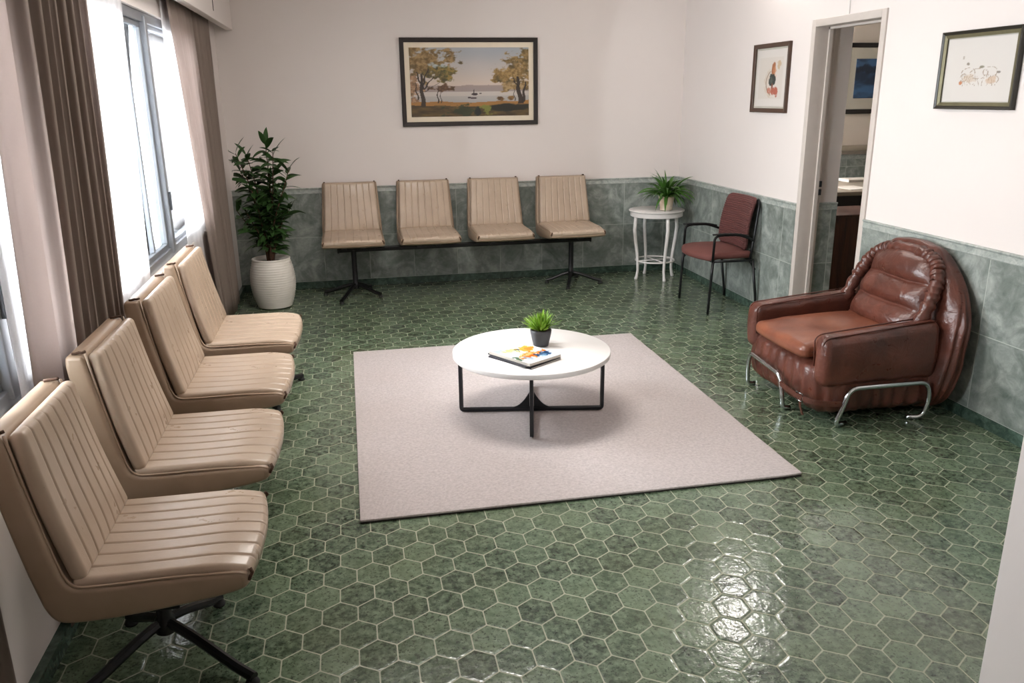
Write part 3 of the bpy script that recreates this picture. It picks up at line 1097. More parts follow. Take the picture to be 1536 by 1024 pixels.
# ------------------------------------------------------------------ plants
def pot_small():
    t = thing('potted_grass', 'small bright green artificial plant in a dark grey pot on the white coffee table', 'plant', (.925, 3.955, CTZ))
    def fn(x, y, z):
        m = max(abs(x), abs(y)); r = math.hypot(x, y)
        if r < 1e-6: return (x, y, z)
        k = (1 + .10 * (r / max(m, 1e-6) - 1.2))
        return (x * k, y * k, z)
    prof = [(.0, 0), (.034, 0), (.040, .004), (.048, .04), (.055, .075), (.0565, .092), (.055, .094), (.051, .092), (.050, .082), (.0, .082)]
    prof = [(r * 1.0, z * .93) for r, z in prof]
    p = mk('pot', lathe(prof, 40, fn=fn), M_POTG, t, sharp=50)
    mk('soil', lathe([(.0, .074), (.049, .074), (.048, .081), (.0, .084)], 24), M_SOIL, t)
    g = G(); rnd = random.Random(3)
    for i in range(120):
        a = rnd.uniform(0, 2 * pi); el = rnd.uniform(.45, 1.5)
        r = rnd.uniform(0, .028)
        d = (cos(a) * cos(el), sin(a) * cos(el), sin(el))
        g.add(leaf((cos(a) * r, sin(a) * r, .078), d, rnd.uniform(.070, .118), rnd.uniform(.010, .017), rnd.uniform(0, .6), side=(0, 0, rnd.uniform(-.8, .8)), n=4, tip=1.0))
    o = mk('foliage', g, M_LEAFB, t, sharp=0, fix=False)


pot_small()


def pot_spider():
    t = thing('potted_fern', 'leafy arching green plant in a cream patterned pot on the white side table', 'plant', (2.735, 6.83, .6205))
    prof = [(.0, 0), (.050, 0), (.055, .004), (.055, .012), (.053, .018), (.060, .06), (.068, .105), (.070, .120), (.066, .120), (.062, .105), (.0, .10)]
    mk('pot', lathe(prof, 40), M_POTC, t, sharp=50)
    mk('soil', lathe([(.0, .09), (.061, .09), (.060, .104), (.0, .108)], 24), M_SOIL, t)
    g = G(); rnd = random.Random(8)
    for i in range(95):
        a = rnd.uniform(0, 2 * pi); el = rnd.uniform(.45, 1.42)
        r = rnd.uniform(0, .03)
        d = (cos(a) * cos(el), sin(a) * cos(el), sin(el))
        L = rnd.uniform(.19, .30)
        g.add(leaf((cos(a) * r, sin(a) * r, .10), d, L, rnd.uniform(.020, .032), rnd.uniform(1.2, 2.5), side=(0, 0, rnd.uniform(-.7, .7)), n=9))
    # keep clear of the walls
    g.v = [(min(x, XR - .03 - 2.735), min(y, YB - .03 - 6.83), max(z, .012)) for x, y, z in g.v]
    mk('foliage', g, M_LEAFM, t, sharp=0, fix=False)


pot_spider()


def plant_big():
    t = thing('potted_tree', 'tall dark green leafy plant in a white ribbed round pot in the back left corner', 'plant', (-.645, 6.62, 0))
    prof = [(.0, 0), (.105, 0), (.118, .006)]
    for i in range(61):
        s = i / 60
        z = .01 + .375 * s
        r = .120 + .055 * sin(pi * min(1, s * .80 + .06)) ** 0.9 + .0018 * sin(s * 2 * pi * 20)
        prof.append((r, z))
    rt_ = prof[-1][0]
    prof += [(rt_ + .003, .390), (rt_ + .002, .397), (rt_ - .004, .399), (rt_ - .014, .395), (rt_ - .018, .36), (rt_ - .020, .33)]
    mk('pot', lathe(prof + [(0, .33)], 56), M_POTW, t, sharp=70)
    mk('soil', lathe([(.0, .34), (rt_ - .021, .34), (rt_ - .022, .358), (.0, .366)], 32), M_SOIL, t)
    g = G(); gs = G(); rnd = random.Random(21)
    tips = []
    stems = [(-.01, .0, -.10, .03, 1.19), (.02, .01, .03, -.02, 1.27), (.0, -.015, .19, -.03, 1.08), (.015, .02, -.21, .06, 1.10), (.0, .01, .10, -.08, 1.22), (-.01, 0, -.17, -.02, 1.21), (-.015, .01, .08, .10, .88), (.0, .0, -.05, -.10, .84), (.01, 0, .02, .04, 1.02), (0, 0, -.13, -.06, .76), (0, 0, .13, .02, .74), (0, .01, .20, .02, .80), (0, 0, -.22, .02, .78)]
    for (x0_, y0_, dx, dy, top) in stems:
        pts = []
        for j in range(9):
            s = j / 8
            pts.append(Vector((x0_ + dx * s ** 1.5 + .012 * sin(5 * s + top * 9), y0_ + dy * s ** 1.5, .345 + (top - .345) * s)))
        gs.add(tube(pts, [.010 - .0075 * j / 8 for j in range(9)], 6))
        nl = int(16 + 34 * (top - .5))
        for k in range(nl):
            s = .26 + .74 * k / (nl - 1)
            f = s * 8; i0 = min(7, int(f)); p = pts[i0].lerp(pts[i0 + 1], f - i0)
            a = k * 2.4 + rnd.uniform(-.4, .4)
            el = rnd.uniform(-.05, .75) + (.5 if k > nl - 4 else 0)
            d = (cos(a) * cos(el), sin(a) * cos(el), sin(el))
            g.add(leaf(p, d, rnd.uniform(.11, .18), rnd.uniform(.032, .046), rnd.uniform(.3, 1.2), side=(rnd.uniform(-.4, .4), 0, rnd.uniform(-.9, .9)), n=7))
    lim = lambda x, y, z: (max(x, -.872 + .645 if z > 0 else x), min(y, YB - .03 - 6.62), z)
    g.v = [lim(*p) for p in g.v]
    mk('stem', gs, M_STEM, t, sharp=0)
    mk('foliage', g, M_LEAFD, t, sharp=0, fix=False)


plant_big()


# ------------------------------------------------------------------ side table
STX, STY, STZ = 2.675, 6.90, .62
t = thing('side_table', 'round white painted side table with slender curved legs in the back right corner', 'table', (STX, STY, 0))
mk('tabletop', lathe([(.0, STZ - .016), (.236, STZ - .016), (.244, STZ - .012), (.246, STZ - .004), (.242, STZ), (.0, STZ)], 72), M_WHITEP, t, sharp=50)
mk('apron', lathe([(.222, STZ - .055), (.230, STZ - .055), (.232, STZ - .050), (.232, STZ - .0165), (.222, STZ - .0165), (.222, STZ - .055)], 72), M_WHITEP, t, sharp=50)
for an in (188, -82, 8, 98):
    a_ = radians(an); d = Vector((cos(a_), sin(a_), 0))
    R_ = [(.200, STZ - .02), (.206, STZ - .10), (.212, STZ - .17), (.200, STZ - .27), (.182, STZ - .38), (.172, .16), (.170, .08), (.178, .03), (.186, .006), (.186, 0)]
    pts = [d * r_ + Vector((0, 0, z_)) for r_, z_ in R_]
    mk('leg', tube(pts, [.0165, .0165, .016, .015, .014, .013, .012, .013, .016, .014], 12), M_WHITEP, t, sharp=0)
n_ = 64
ring = [(cos(2 * pi * k / n_) * .172, sin(2 * pi * k / n_) * .172, .165) for k in range(n_)]
g = G().add(tube(ring, .0075, 8, closed=True))
for k in range(2):
    a_ = radians(8 + 90 * k); d = Vector((cos(a_), sin(a_), 0))
    g.add(tube([d * -.172 + Vector((0, 0, .165)), d * .172 + Vector((0, 0, .165))], .005, 8))
mk('stretcher_ring', g, M_WHITEP, t, sharp=0)


# ------------------------------------------------------------------ burgundy armchair with black tube frame (front faces -x)
RX, RY = 2.80, 5.83
t = thing('visitor_chair', 'burgundy fabric visitor chair with thin black tube arms against the right wall', 'chair', (RX, RY, 0))
def L3(p): return (p[0] - RX, p[1] - RY, p[2])
yn, yf = 5.555, 6.105
for y in (yn, yf):
    s = 1 if y > RY else -1
    mk('leg', tube([L3(p) for p in fillet([(2.592, y, .0), (2.60, y, .20), (2.612, y, .41)], .1)], .0105, 10), M_BLACK, t, sharp=0)
    mk('leg', tube([L3(p) for p in fillet([(2.985, y, 0), (2.975, y, .10), (2.93, y - s * .0, .40)], .06)], .0105, 10), M_BLACK, t, sharp=0)
    arm = [(2.608, y, .40), (2.615, y, .585), (2.66, y, .60), (2.80, y - s * .0, .598), (2.90, y - s * .01, .565), (2.935, y - s * .02, .545)]
    mk('armrest', tube([L3(p) for p in fillet(arm, .035, 4)], .0095, 10), M_BLACK, t, sharp=0)
    pad = [(2.60, y, .606), (2.68, y, .609), (2.80, y, .605), (2.88, y, .585)]
    mk('arm_pad', tube([L3(p) for p in fillet(pad, .05, 3)], .0095, 10, flat=(.7, 1.5)), M_RUBBER, t, sharp=0)
    mk('back_post', tube([L3(p) for p in fillet([(2.915, y - s * .015, .40), (2.935, y - s * .02, .55), (2.975, y - s * .045, .80), (2.978, y - s * .08, .84)], .05)], .0095, 10), M_BLACK, t, sharp=0)
g = G()
g.add(tube([L3(p) for p in [(2.612, yn, .405), (2.612, yf, .405)]], .010, 10)); g.add(tube([L3(p) for p in [(2.93, yn, .40), (2.93, yf, .40)]], .010, 10))
g.add(tube([L3(p) for p in [(2.612, yn + .002, .405), (2.93, yn + .002, .40)]], .010, 10)); g.add(tube([L3(p) for p in [(2.612, yf - .002, .405), (2.93, yf - .002, .40)]], .010, 10))
for y in (yn, yf):
    s = 1 if y > RY else -1
    g.add(tube([L3(p) for p in fillet([(2.605, y, .33), (2.625, y - s * .025, .37), (2.65, y - s * .06, .40)], .03)], .006, 8))
    g.add(tube([L3(p) for p in fillet([(2.955, y, .33), (2.93, y, .36), (2.90, y, .40)], .03)], .006, 8))
mk('seat_frame', g, M_BLACK, t, sharp=0)
def seatfn(x, y, z):
    hw = .262
    tt = (y) / hw; q = (x - (2.545 - RX)) / .40
    xx = x + .045 * (tt * tt) * max(0, 1 - q * 1.6) - .03 * (1 - tt * tt) * max(0, 1 - q * 2)
    zz = z + (.016 * (1 - tt * tt) * (1 - (2 * q - 1) ** 2) if z > .43 else 0) - .012 * max(0, 1 - q * 4)
    yy = y * (1 - .10 * max(0, q - .5))
    return (xx, yy, zz)
mk('seat', rbox((2.545 - RX, -.262, .412), (2.945 - RX, .262, .462), (.03, .03, .022), (14, 16, 1), 4, seatfn), M_BURGS, t, sharp=0)
def backfn(h, y, s):
    tt = y / .235; q = s / .385
    base = Vector((2.905 + .062 * q, 0, .468 + s))
    curve = .035 * tt * tt
    rr = 1 - .05 * q
    rnd_ = 1
    x = base.x + h - curve * 1.0 - .02 * sin(pi * q)
    rib = .0022 * sin(s * 2 * pi / .016 + 1.2 * sin(y * 12) + .6 * sin(y * 31)) if h < .01 else 0
    return (x - RX - rib, y * rr, base.z)
mk('backrest', rbox((0, -.235, 0), (.040, .235, .385), (.016, .045, .045), (1, 24, 110), 4, backfn), M_BURG, t, sharp=0)


# ------------------------------------------------------------------ brown leather armchair (front faces -x)
AX, AY = 2.60, 3.78
t = thing('leather_armchair', 'bulky brown leather armchair with chrome tube hoops against the right wall', 'armchair', (AX, AY, 0))
def n3(x, y, z, s=1.0): return noise.noise(Vector((x * s, y * s, z * s)))


def basefn(x, y, z):
    # leather slung tight: vertical gathers low down, soft bulge at mid height
    q = (z - .025) / .31
    b = sin(pi * max(0, min(1, q))) ** .7
    ang = math.atan2(y, x + .02)
    f = .0105 * sin(38 * ang + 2.5 * sin(3 * ang) + 3 * q) * (.35 + .65 * (1 - q))
    f += .010 * n3(x, y, z, 9)
    r = math.hypot(x, y) or 1
    k = 1 + (.045 * b - .045 + f * .7) / r * (1 if r > .2 else r / .2)
    return (x * k, y * k, z + .006 * n3(x, y, z, 7))
base = mk('base', rbox((2.185 - AX, -.385, .028), (2.93 - AX, .385, .335), (.13, .13, .07), (40, 60, 6), 20, basefn), M_BROWN, t, sharp=0)


def cushfn(x, y, z):
    q = (x - (2.18 - AX)) / .55; tt = y / .27
    zz = z + .018 * (1 - tt * tt) * (1 - (2 * q - 1) ** 2) * (1 if z > .36 else 0)
    zz += .028 * (q - .3)
    if z > .36: zz += .0045 * n3(x, y, z, 11) + .004 * sin(9 * x + 14 * y)
    xx = x - .018 * (1 - tt * tt) * max(0, 1 - q * 2)
    return (xx, y * (1 + .02 * sin(8 * x)), zz)
mk('seat_cushion', rbox((2.17 - AX, -.262, .325), (2.78 - AX, .262, .400), (.035, .045, .03), (18, 18, 2), 5, cushfn), M_CUSH, t, sharp=0)
pp = [(2.172, -.262), (2.172, .262)]
g = G()
zc = lambda x: .363 + .028 * ((x - 2.18) / .55 - .3)
pip = fillet([(2.74, -.264, zc(2.74)), (2.185, -.264, zc(2.185)), (2.152, 0, zc(2.17)), (2.185, .264, zc(2.185)), (2.74, .264, zc(2.74))], .06, 6)
mk('cushion_piping', tube([(p.x - AX, p.y, p.z) for p in pip], .0045, 6), M_BROWN, t, sharp=0)


def armfn(sgn):
    def fn(x, y, z):
        q = (x - (2.195 - AX)) / .62
        zz = z + (.050 * q * (z - .2) / .26)
        yy = y * 1.0 + sgn * (.014 * sin(pi * (z - .2) / .27)) + .006 * n3(x, y, z, 8) + sgn * .006 * exp(-((q - .02) / .10) ** 2)
        zz += .006 * n3(x + 3, y, z, 12) + .0025 * sin(60 * x + 9 * n3(x, y, 1, 6)) * max(0, n3(x, 2, 2, 6))
        xx = x + .012 * sin(pi * (z - .2) / .28) * (-1 if q < .2 else 0)
        return (xx, yy, zz)
    return fn
for s in (-1, 1):
    lo, hi = (-.398, -.282) if s < 0 else (.275, .398)
    am = mk('arm', rbox((2.20 - AX, lo, .205), (2.83 - AX, hi, .462), (.045, .050, .045), (24, 3, 10), 7, armfn(s)), M_BROWN, t, sharp=0)
    g = G()
    # stitched welt along the top edges and the front
    for yy in (lo + .020, hi - .020):
        pts = [(2.205, yy, .30), (2.197, yy, .442), (2.225, yy, .462), (2.5, yy, .487), (2.80, yy, .512)]
        g.add(tube([(p.x - AX, p.y, p.z - .001) for p in fillet(pts, .03, 4)], .0042, 6))
    mk('arm_piping', g, M_BROWN, am, sharp=0)


def shellfn(x, y, z):
    # x in [0,.215] is depth; the slab leans back towards the wall and its outline arches over
    q = z / .83
    hw = .44
    nrm = y / hw
    k = 1 - .34 * max(0, (q - .55) / .45) ** 2.0 - .10 * max(0, (.35 - q) / .35) ** 1.5
    zz = z - .085 * (abs(nrm) ** 3) * max(0, (q - .5) * 2)
    yy = y * k
    front = 2.755 + .135 * q; rear = 2.955 + .035 * q
    d = x / .215
    # long vertical gathers running down the flanks
    w_ = 30 * d + 3.2 * n3(x, y, z, 5) + 1.5 * sin(3 * z)
    fold = .011 * sin(w_) * (abs(nrm) ** 2) * min(1, max(0, (.88 - q) * 3)) + .012 * n3(x, y, z, 4)
    bulge = .022 * sin(pi * max(0, min(1, q))) * abs(nrm)
    yy += (fold + bulge) * (1 if y > 0 else -1)
    zz += .006 * sin(22 * y + 2) * max(0, q - .7) + .006 * n3(x, y, z, 8)
    xx = front + (rear - front) * d + .005 * n3(x + 9, y, z, 9)
    return (min(xx, XR - .022) - AX, yy, max(zz, .012))
mk('back_shell', rbox((0, -.44, .02), (.215, .44, .85), (.085, .15, .17), (5, 24, 22), 8, shellfn), M_BROWN, t, sharp=0)


# inner back pad with horizontal rolls
def padfn(h, y, s):
    q = s / .46; tt = y / .27
    b = Vector((2.735 + .175 * q, 0, .355 + .445 * q))
    roll = [0, .13, .40, .68, 1.02]
    bul = 0
    for a_, b_ in zip(roll[:-1], roll[1:]):
        if a_ <= q <= b_:
            u_ = (q - a_) / (b_ - a_); bul = sin(pi * u_) ** .6
    sc_ = 1.0
    x = b.x - .012 - (.046 * bul * (1 - abs(tt) ** 4) + .018 * (1 - tt * tt)) * (1 if h < .03 else 0) + (h - .0)
    x += .004 * n3(0, y, s, 14)
    yy = y * (1 - .16 * max(0, q - .45) ** 1.2)
    return (x - AX, yy, b.z + .008 * n3(1, y, s, 8) - .03 * tt * tt * max(0, q - .6))
mk('back_pad', rbox((0, -.272, 0), (.07, .272, .46), (.03, .05, .05), (1, 24, 60), 5, padfn), M_BROWN, t, sharp=0)

# gathered collar around the pad
pts = []
nC = 90
for i in range(nC + 1):
    s = i / nC
    a_ = pi * (s * 1.0)
    # from the near arm up over the top to the far arm
    ca, sa = cos(a_), sin(a_)
    yy = -.315 * math.copysign(abs(ca) ** .62, ca)
    zz = .46 + .335 * (sa ** .60)
    xx = 2.745 + .155 * (sa ** .6)
    zz += .004 * sin(i * 1.9); yy += .003 * sin(i * 2.3)
    pts.append((xx - AX, yy, zz))
rr = [.034 + .0045 * sin(i * 1.7) + .003 * sin(i * 2.9 + 1) for i in range(nC + 1)]
mk('collar', tube(pts, rr, 14), M_BROWN, t, sharp=0)

# chrome hoops
def hoop(P, nm='hoop'):
    return mk(nm, tube([(p[0] - AX, p[1] - AY, p[2]) for p in fillet(P, .05, 6)], .0122, 12), M_CHROME, t, sharp=0)
hoop([(2.36, 3.395, .014), (2.285, 3.375, .014), (2.318, 3.368, .11), (2.345, 3.368, .205), (2.56, 3.362, .208), (2.775, 3.368, .206), (2.80, 3.37, .12), (2.775, 3.375, .014), (2.70, 3.40, .014)])
hoop([(2.36, 4.165, .014), (2.285, 4.185, .014), (2.318, 4.192, .11), (2.345, 4.192, .205), (2.56, 4.198, .208), (2.775, 4.192, .206), (2.80, 4.19, .12), (2.775, 4.185, .014), (2.70, 4.165, .014)])
hoop([(2.20, 4.04, .014), (2.158, 4.045, .014), (2.152, 4.045, .10), (2.150, 4.03, .205), (2.145, 3.86, .200), (2.150, 3.69, .185), (2.152, 3.665, .10), (2.158, 3.655, .014), (2.20, 3.65, .014)])
# strap with buckle
st = [(2.148, 3.66, .150), (2.145, 3.58, .146), (2.150, 3.50, .140), (2.175, 3.435, .134), (2.23, 3.392, .130), (2.315, 3.372, .128)]
strap = mk('strap', tube([(p[0] - AX, p[1] - AY, p[2]) for p in fillet([(x_ - .010, y_ - (.006 if y_ < 3.5 else 0), z_) for x_, y_, z_ in st], .03, 3)], .0125, 4, rect=True, flat=(1.0, .3)), M_BROWN, t, sharp=30)
bk = [(2.140, 3.505, .120), (2.140, 3.505, .162), (2.150, 3.46, .160), (2.150, 3.46, .118)]
mk('buckle', tube([(p[0] - AX, p[1] - AY, p[2]) for p in bk], .0038, 8, closed=True), M_CHROME, strap, sharp=0)
st2 = [(2.146, 3.475, .138), (2.15, 3.475, .09), (2.165, 3.470, .045)]
mk('strap_tail', tube([(p[0] - AX, p[1] - AY, p[2]) for p in st2], .0085, 4, rect=True, flat=(.3, 1.0)), M_BROWN, strap, sharp=30)


# ------------------------------------------------------------------ pictures
def land(u, v):
    # u 0..1 left to right, v 0..1 bottom to top
    if v > .42:
        c = lerp3((208, 188, 172), (158, 163, 170), (v - .45) / .5)
        c = lerp3(c, (196, 186, 180), .5 * (.5 + .5 * hsh(u * 5, v * 4)))
    else:
        c = lerp3((164, 160, 158), (198, 188, 178), (v - .2) / .25)
    # far hills and shore
    if .36 < v < .455 + .015 * hsh(u * 9, 1) : c = lerp3(c, (150, 134, 130), .8)
    if .30 < v < .36: c = lerp3(c, (206, 196, 188), .5)
    # ground
    gl = .21 + .02 * hsh(u * 6, 0) + .04 * abs(u - .5)
    if v < gl:
        n_ = noise.fractal(Vector((u * 9, v * 22, 2)), .8, 2, 4)
        c = lerp3((66, 54, 38), (104, 84, 48), .5 + .8 * n_)
        if v > gl - .06: c = lerp3(c, (176, 124, 66), .8)
        c = lerp3(c, (44, 42, 34), sstep(0, .3, blob(u, v, .83, .12, .22, .07, .3, 6, 3)))
        c = lerp3(c, (50, 60, 40), .8 * sstep(0, .5, blob(u, v, .42, .08, .15, .08, 1.0, 16, 5)))
        c = lerp3(c, (126, 130, 60), .9 * sstep(0, .6, blob(u, v, .63, .10, .07, .09, 1.0, 18, 6)))
        c = lerp3(c, (30, 38, 40), .8 * sstep(0, .3, blob(u, v, .56, .07, .03, .08, .5, 9, 7)))
    # trees
    def tree(c, cx, cy, rx, ry, ca, cb, sd):
        b = blob(u, v, cx, cy, rx, ry, .85, 13, sd)
        if b > 0:
            n_ = noise.fractal(Vector((u * 30, v * 20, sd)), .6, 2, 4)
            m_ = noise.fractal(Vector((u * 9, v * 7, sd + 5)), .8, 2, 3)
            k_ = lerp3(lerp3(ca, cb, .5 + 1.3 * n_), (66, 60, 40), .9 * m_)
            c = lerp3(c, k_, sstep(0, .35, b))
        return c
    def trunk(c, x0, v0, x1, v1, w):
        if min(v0, v1) <= v <= max(v0, v1):
            s = (v - v0) / (v1 - v0); xc = x0 + (x1 - x0) * s + .006 * sin(s * 9)
            if abs(u - xc) < w * (1.2 - .7 * s): return lerp3(c, (52, 42, 36), .92)
        return c
    c = tree(c, .10, .80, .26, .26, (112, 88, 52), (158, 130, 88), 1)
    c = tree(c, .24, .66, .13, .10, (76, 70, 44), (140, 116, 62), 2)
    c = tree(c, .30, .62, .10, .12, (84, 84, 46), (150, 124, 66), 12)
    c = tree(c, .03, .42, .06, .20, (130, 100, 76), (176, 140, 110), 13)
    c = lerp3(c, (168, 180, 184), .75 * sstep(0, .5, blob(u, v, .23, .75, .08, .03, 1.0, 14, 31)))
    for a_ in ((.10, .15, .09, .62, .017), (.105, .40, .05, .66, .009), (.11, .40, .19, .58, .008), (.10, .45, .15, .70, .007), (.11, .36, .24, .50, .006), (.06, .25, .04, .5, .006)):
        c = trunk(c, *a_)
    c = tree(c, .27, .41, .10, .05, (80, 58, 44), (112, 84, 62), 3)
    c = trunk(c, .225, .20, .225, .42, .005); c = trunk(c, .25, .20, .25, .40, .003)
    c = tree(c, .92, .66, .16, .24, (118, 94, 54), (166, 136, 88), 4)
    c = tree(c, .80, .56, .10, .13, (124, 98, 56), (164, 134, 84), 5)
    c = tree(c, .98, .88, .07, .18, (112, 90, 50), (154, 126, 80), 6)
    c = tree(c, .86, .44, .12, .09, (140, 114, 74), (178, 150, 108), 7)
    for a_ in ((.93, .18, .90, .58, .020), (.95, .2, .97, .50, .012), (.91, .42, .86, .56, .008), (.88, .22, .87, .40, .004)):
        c = trunk(c, *a_)
    c = tree(c, .75, .26, .035, .035, (92, 66, 42), (140, 104, 58), 8)
    c = tree(c, .84, .27, .03, .03, (100, 74, 46), (146, 110, 62), 9)
    # boats
    for (cx, cy, rx, ry) in ((.535, .325, .028, .018), (.585, .335, .010, .010), (.49, .275, .014, .012), (.525, .268, .03, .012), (.53, .36, .004, .04)):
        if math.hypot((u - cx) / rx, (v - cy) / ry) < 1: c = (60, 46, 50)
    return c


def rooster(u, v):
    c = (206, 199, 192)
    if abs(u - .5) < .40 and abs(v - .5) < .36: c = (201, 193, 184)
    st = noise.fractal(Vector((u * 34, v * 9, 6)), .8, 2, 3)
    d = abs(math.hypot((u - .86) / .50, (v - .42) / .30) - 1)       # sweeping pale wing strokes
    if u < .62 and .16 < v < .66 and d < .16: c = lerp3(c, (190, 172, 152), .35 + .8 * st)
    if u < .60 and .20 < v < .62 and d < .035: c = lerp3(c, (140, 118, 100), .7)
    c = lerp3(c, (182, 158, 128), .9 * sstep(0, .5, blob(u, v, .74, .72, .12, .07, .9, 12, 2)))
    c = lerp3(c, (150, 92, 58), .95 * sstep(0, .25, blob(u, v, .58 + .06 * (v - .6), .66, .075, .12, .35, 9, 1)))
    c = lerp3(c, (186, 128, 92), .6 * sstep(0, .25, blob(u, v, .62, .60, .06, .10, .6, 16, 9)))
    c = lerp3(c, (48, 54, 50), .97 * sstep(0, .2, blob(u, v, .56, .48, .14, .10, .35, 9, 3)))
    c = lerp3(c, (90, 96, 88), .6 * sstep(.2, .6, blob(u, v, .54, .46, .10, .07, .8, 18, 13)))
    c = lerp3(c, (120, 66, 48), .9 * sstep(0, .2, blob(u, v, .57, .36, .035, .07, .4, 9, 14)))
    c = lerp3(c, (166, 84, 66), .9 * sstep(0, .3, blob(u, v, .68, .26, .12, .075, .7, 12, 4)))
    c = lerp3(c, (176, 104, 84), .8 * sstep(0, .3, blob(u, v, .50, .27, .07, .05, .9, 12, 5)))
    return c


def sketch_cows(u, v):
    c = (202, 196, 190)
    # faint herd in broken ink line and wash: ellipses and legs
    def ringd(cx, cy, rx, ry): return abs(math.hypot((u - cx) / rx, (v - cy) / ry) - 1) * min(rx, ry)
    n_ = noise.fractal(Vector((u * 30, v * 30, 4)), .8, 2, 3)
    for (cx, cy, rx, ry) in ((.36, .46, .10, .07), (.52, .44, .13, .08), (.68, .46, .10, .08), (.30, .38, .05, .06), (.74, .34, .07, .06), (.44, .32, .05, .05)):
        if ringd(cx, cy, rx, ry) < .006 and n_ > -.15: c = (158, 144, 130)
    for x in (.28, .33, .38, .47, .52, .60, .66, .71, .77):
        if abs(u - x - .02 * sin(v * 20 + x * 30)) < .005 and .25 < v < .42 and n_ > -.1: c = (150, 134, 118)
    c = lerp3(c, (166, 96, 56), .8 * sstep(0, .3, blob(u, v, .26, .30, .03, .035, .4, 8, 1)))
    c = lerp3(c, (110, 104, 84), .8 * sstep(0, .3, blob(u, v, .56, .54, .045, .025, .4, 8, 2)))
    c = lerp3(c, (112, 102, 88), .8 * sstep(0, .3, blob(u, v, .34, .60, .03, .03, .5, 8, 3)))
    c = lerp3(c, (96, 88, 80), .8 * sstep(0, .3, blob(u, v, .80, .45, .03, .018, .4, 8, 5)))
    c = lerp3(c, (182, 150, 122), .6 * sstep(0, .4, blob(u, v, .68, .33, .09, .06, .8, 9, 4)))
    c = lerp3(c, (182, 158, 134), .5 * sstep(0, .4, blob(u, v, .38, .36, .10, .06, .8, 9, 6)))
    if abs(u - .265) < .012 and abs(v - .70) < .025: c = (170, 160, 150)
    return c


def bluesea(u, v):
    c = lerp3((30, 44, 66), (58, 92, 128), .5 + .5 * sin(v * 9) + .6 * noise.fractal(Vector((u * 3, v * 6, 1)), .8, 2, 3))
    c = lerp3(c, (16, 24, 38), .8 * sstep(0, .4, blob(u, v, .35, .72, .4, .14, .5, 4, 1)))
    return c


def picture(name, label, w, h, fr, depth, m_frame, m_mat, matw, paint, res, loc, rz, inner=None, tilt=0):
    """built in the local xz plane, facing -y"""
    t = thing(name, label, 'picture', loc, rz)
    t.rotation_euler = (tilt, 0, rz)
    g = G()
    W2, H2 = w / 2, h / 2
    prof = [(0, 0), (0, -depth), (fr * .15, -depth - .002), (fr * .5, -depth + .001), (fr * .85, -depth + .003), (fr, -depth + .006), (fr, 0)]
    V = []; Fc = []; n = len(prof)
    for (sx, sz) in ((-1, -1), (1, -1), (1, 1), (-1, 1)):
        for (i_, d) in prof: V.append((sx * (W2 - i_), d, sz * (H2 - i_)))
    for k in range(4):
        for i in range(n): 
            Fc.append((k * n + i, k * n + (i + 1) % n, ((k + 1) % 4) * n + (i + 1) % n, ((k + 1) % 4) * n + i))
    g.add((V, Fc), smooth=False)
    mk('frame', g, m_frame, t, sharp=0)
    if inner:
        a_, b_ = inner
        V = []; Fc = []
        for (i_, d) in ((fr, -depth + .006), (fr + a_, -depth + .010)):
            for (sx, sz) in ((-1, -1), (1, -1), (1, 1), (-1, 1)): V.append((sx * (W2 - i_), d, sz * (H2 - i_)))
        for k in range(4): Fc.append((k, (k + 1) % 4, 4 + (k + 1) % 4, 4 + k))
        o = mk('inner_frame', G().add((V, Fc), smooth=False), b_, t, sharp=0); solid(o, .003)
    y1 = -.006
    mk('mat_board', G().add(box((-W2 + fr * .5, y1, -H2 + fr * .5), (W2 - fr * .5, -.001, H2 - fr * .5)), smooth=False), m_mat, t)
    aw, ah = W2 - fr - matw, H2 - fr - matw * 1.0
    nu = res; nv = max(8, int(res * ah / aw)); V = []; Fc = []; Cc = []
    for j in range(nv + 1):
        for i in range(nu + 1):
            u, v = i / nu, j / nv
            V.append((-aw + 2 * aw * u, y1 - .0015, -ah + 2 * ah * v)); Cc.append(paint(u, v))
    for j in range(nv):
        for i in range(nu):
            a = j * (nu + 1) + i; Fc.append((a, a + 1, a + nu + 2, a + nu + 1))
    o = mk('artwork', (V, Fc), M_PAINT, t, colors=Cc, sharp=0, fix=False)
    solid(o, .001, -1)
    return t


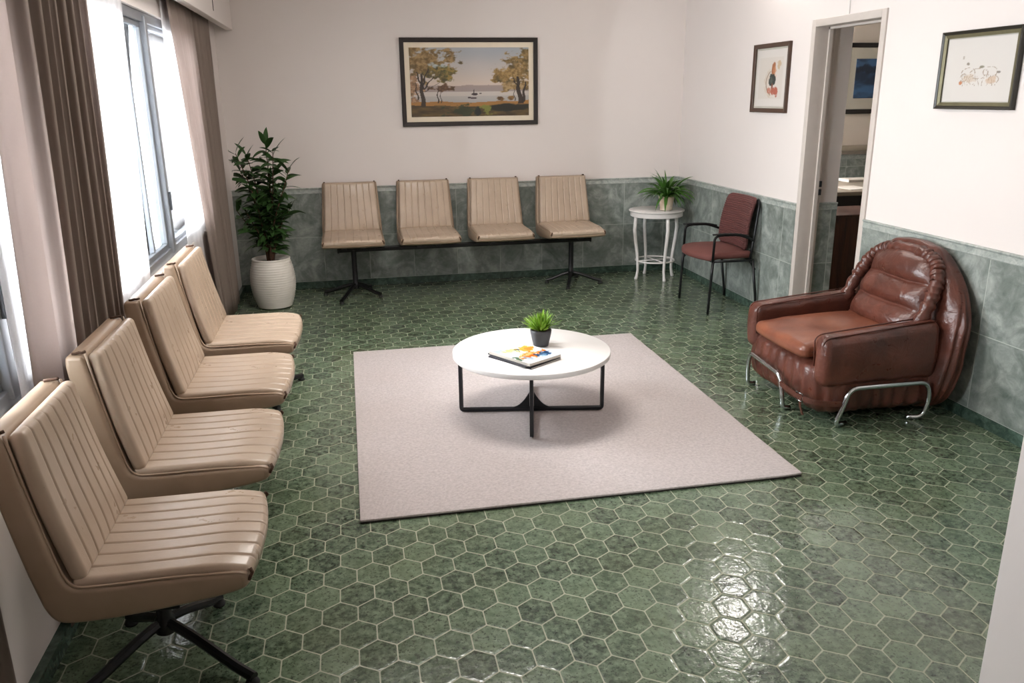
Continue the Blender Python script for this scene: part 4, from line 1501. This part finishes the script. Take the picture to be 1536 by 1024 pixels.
picture('framed_painting', 'wide landscape painting of trees and a lake in a dark frame on the back wall', 1.178, .715, .036, .022, M_FRD, M_MATB, .042, land, 260,
        (1.075, YB, 1.718), 0)
picture('framed_picture', 'narrow brown-framed rooster print on the right wall, left of the doorway', .512, .472, .030, .022, M_FRB, M_MATG, .012, rooster, 110, (XR, 5.630, 1.700), -pi / 2)
picture('framed_picture', 'olive gilt framed faint animal sketch on the right wall above the brown armchair', .520, .368, .016, .024, M_FRGD, M_MATG, .020, sketch_cows, 150, (XR, 3.608, 1.695), -pi / 2, inner=(.016, M_FRG))
picture('framed_picture', 'blue seascape picture in a dark frame seen through the doorway', .72, .70, .045, .02, M_DARKW, M_MATG, .11, bluesea, 50, (5.415, 8.0, 1.73), 0)

# ------------------------------------------------------------------ office furniture through the doorway
t = thing('office_desk', 'beige-topped dark desk seen through the doorway', 'desk', (4.95, 7.0, 0))
mk('desktop', rbox((-.75, -.42, .715), (.75, .55, .75), .006, (1, 1, 1), 2), M_DESK, t)
mk('side_panel', box((-.73, -.38, 0), (-.70, .5, .716)), M_DARKW, t, sharp=10)
mk('side_panel', box((.70, -.38, 0), (.73, .5, .716)), M_DARKW, t, sharp=10)
mk('modesty_panel', box((-.70, -.33, .1), (.70, -.30, .716)), M_DARKW, t, sharp=10)
t = thing('wooden_cabinet', 'low dark brown wooden cabinet just inside the doorway in front of the desk', 'cabinet', (4.10, 6.10, 0))
mk('body', rbox((-.40, -.22, 0), (.20, .25, .64), .004, (1, 1, 1), 2), M_WOOD, t)
mk('cabinet_top', rbox((-.415, -.235, .64), (.215, .26, .66), .004, (1, 1, 1), 2), M_WOOD, t)
mk('paper_sheet', box((-.11, -.15, 0), (.11, .15, .004)), M_PAPER, loc=(4.56, 6.86, .7505), sharp=10, label='white paper sheet lying near the front of the office desk', cat='paper')
mk('paper_pile', rbox((-.14, -.10, 0), (.14, .10, .025), .004, (1, 1, 1), 2), M_PAPER, loc=(4.95, 7.40, .7505), sharp=30, label='low pale paper pile at the back of the office desk', cat='papers')
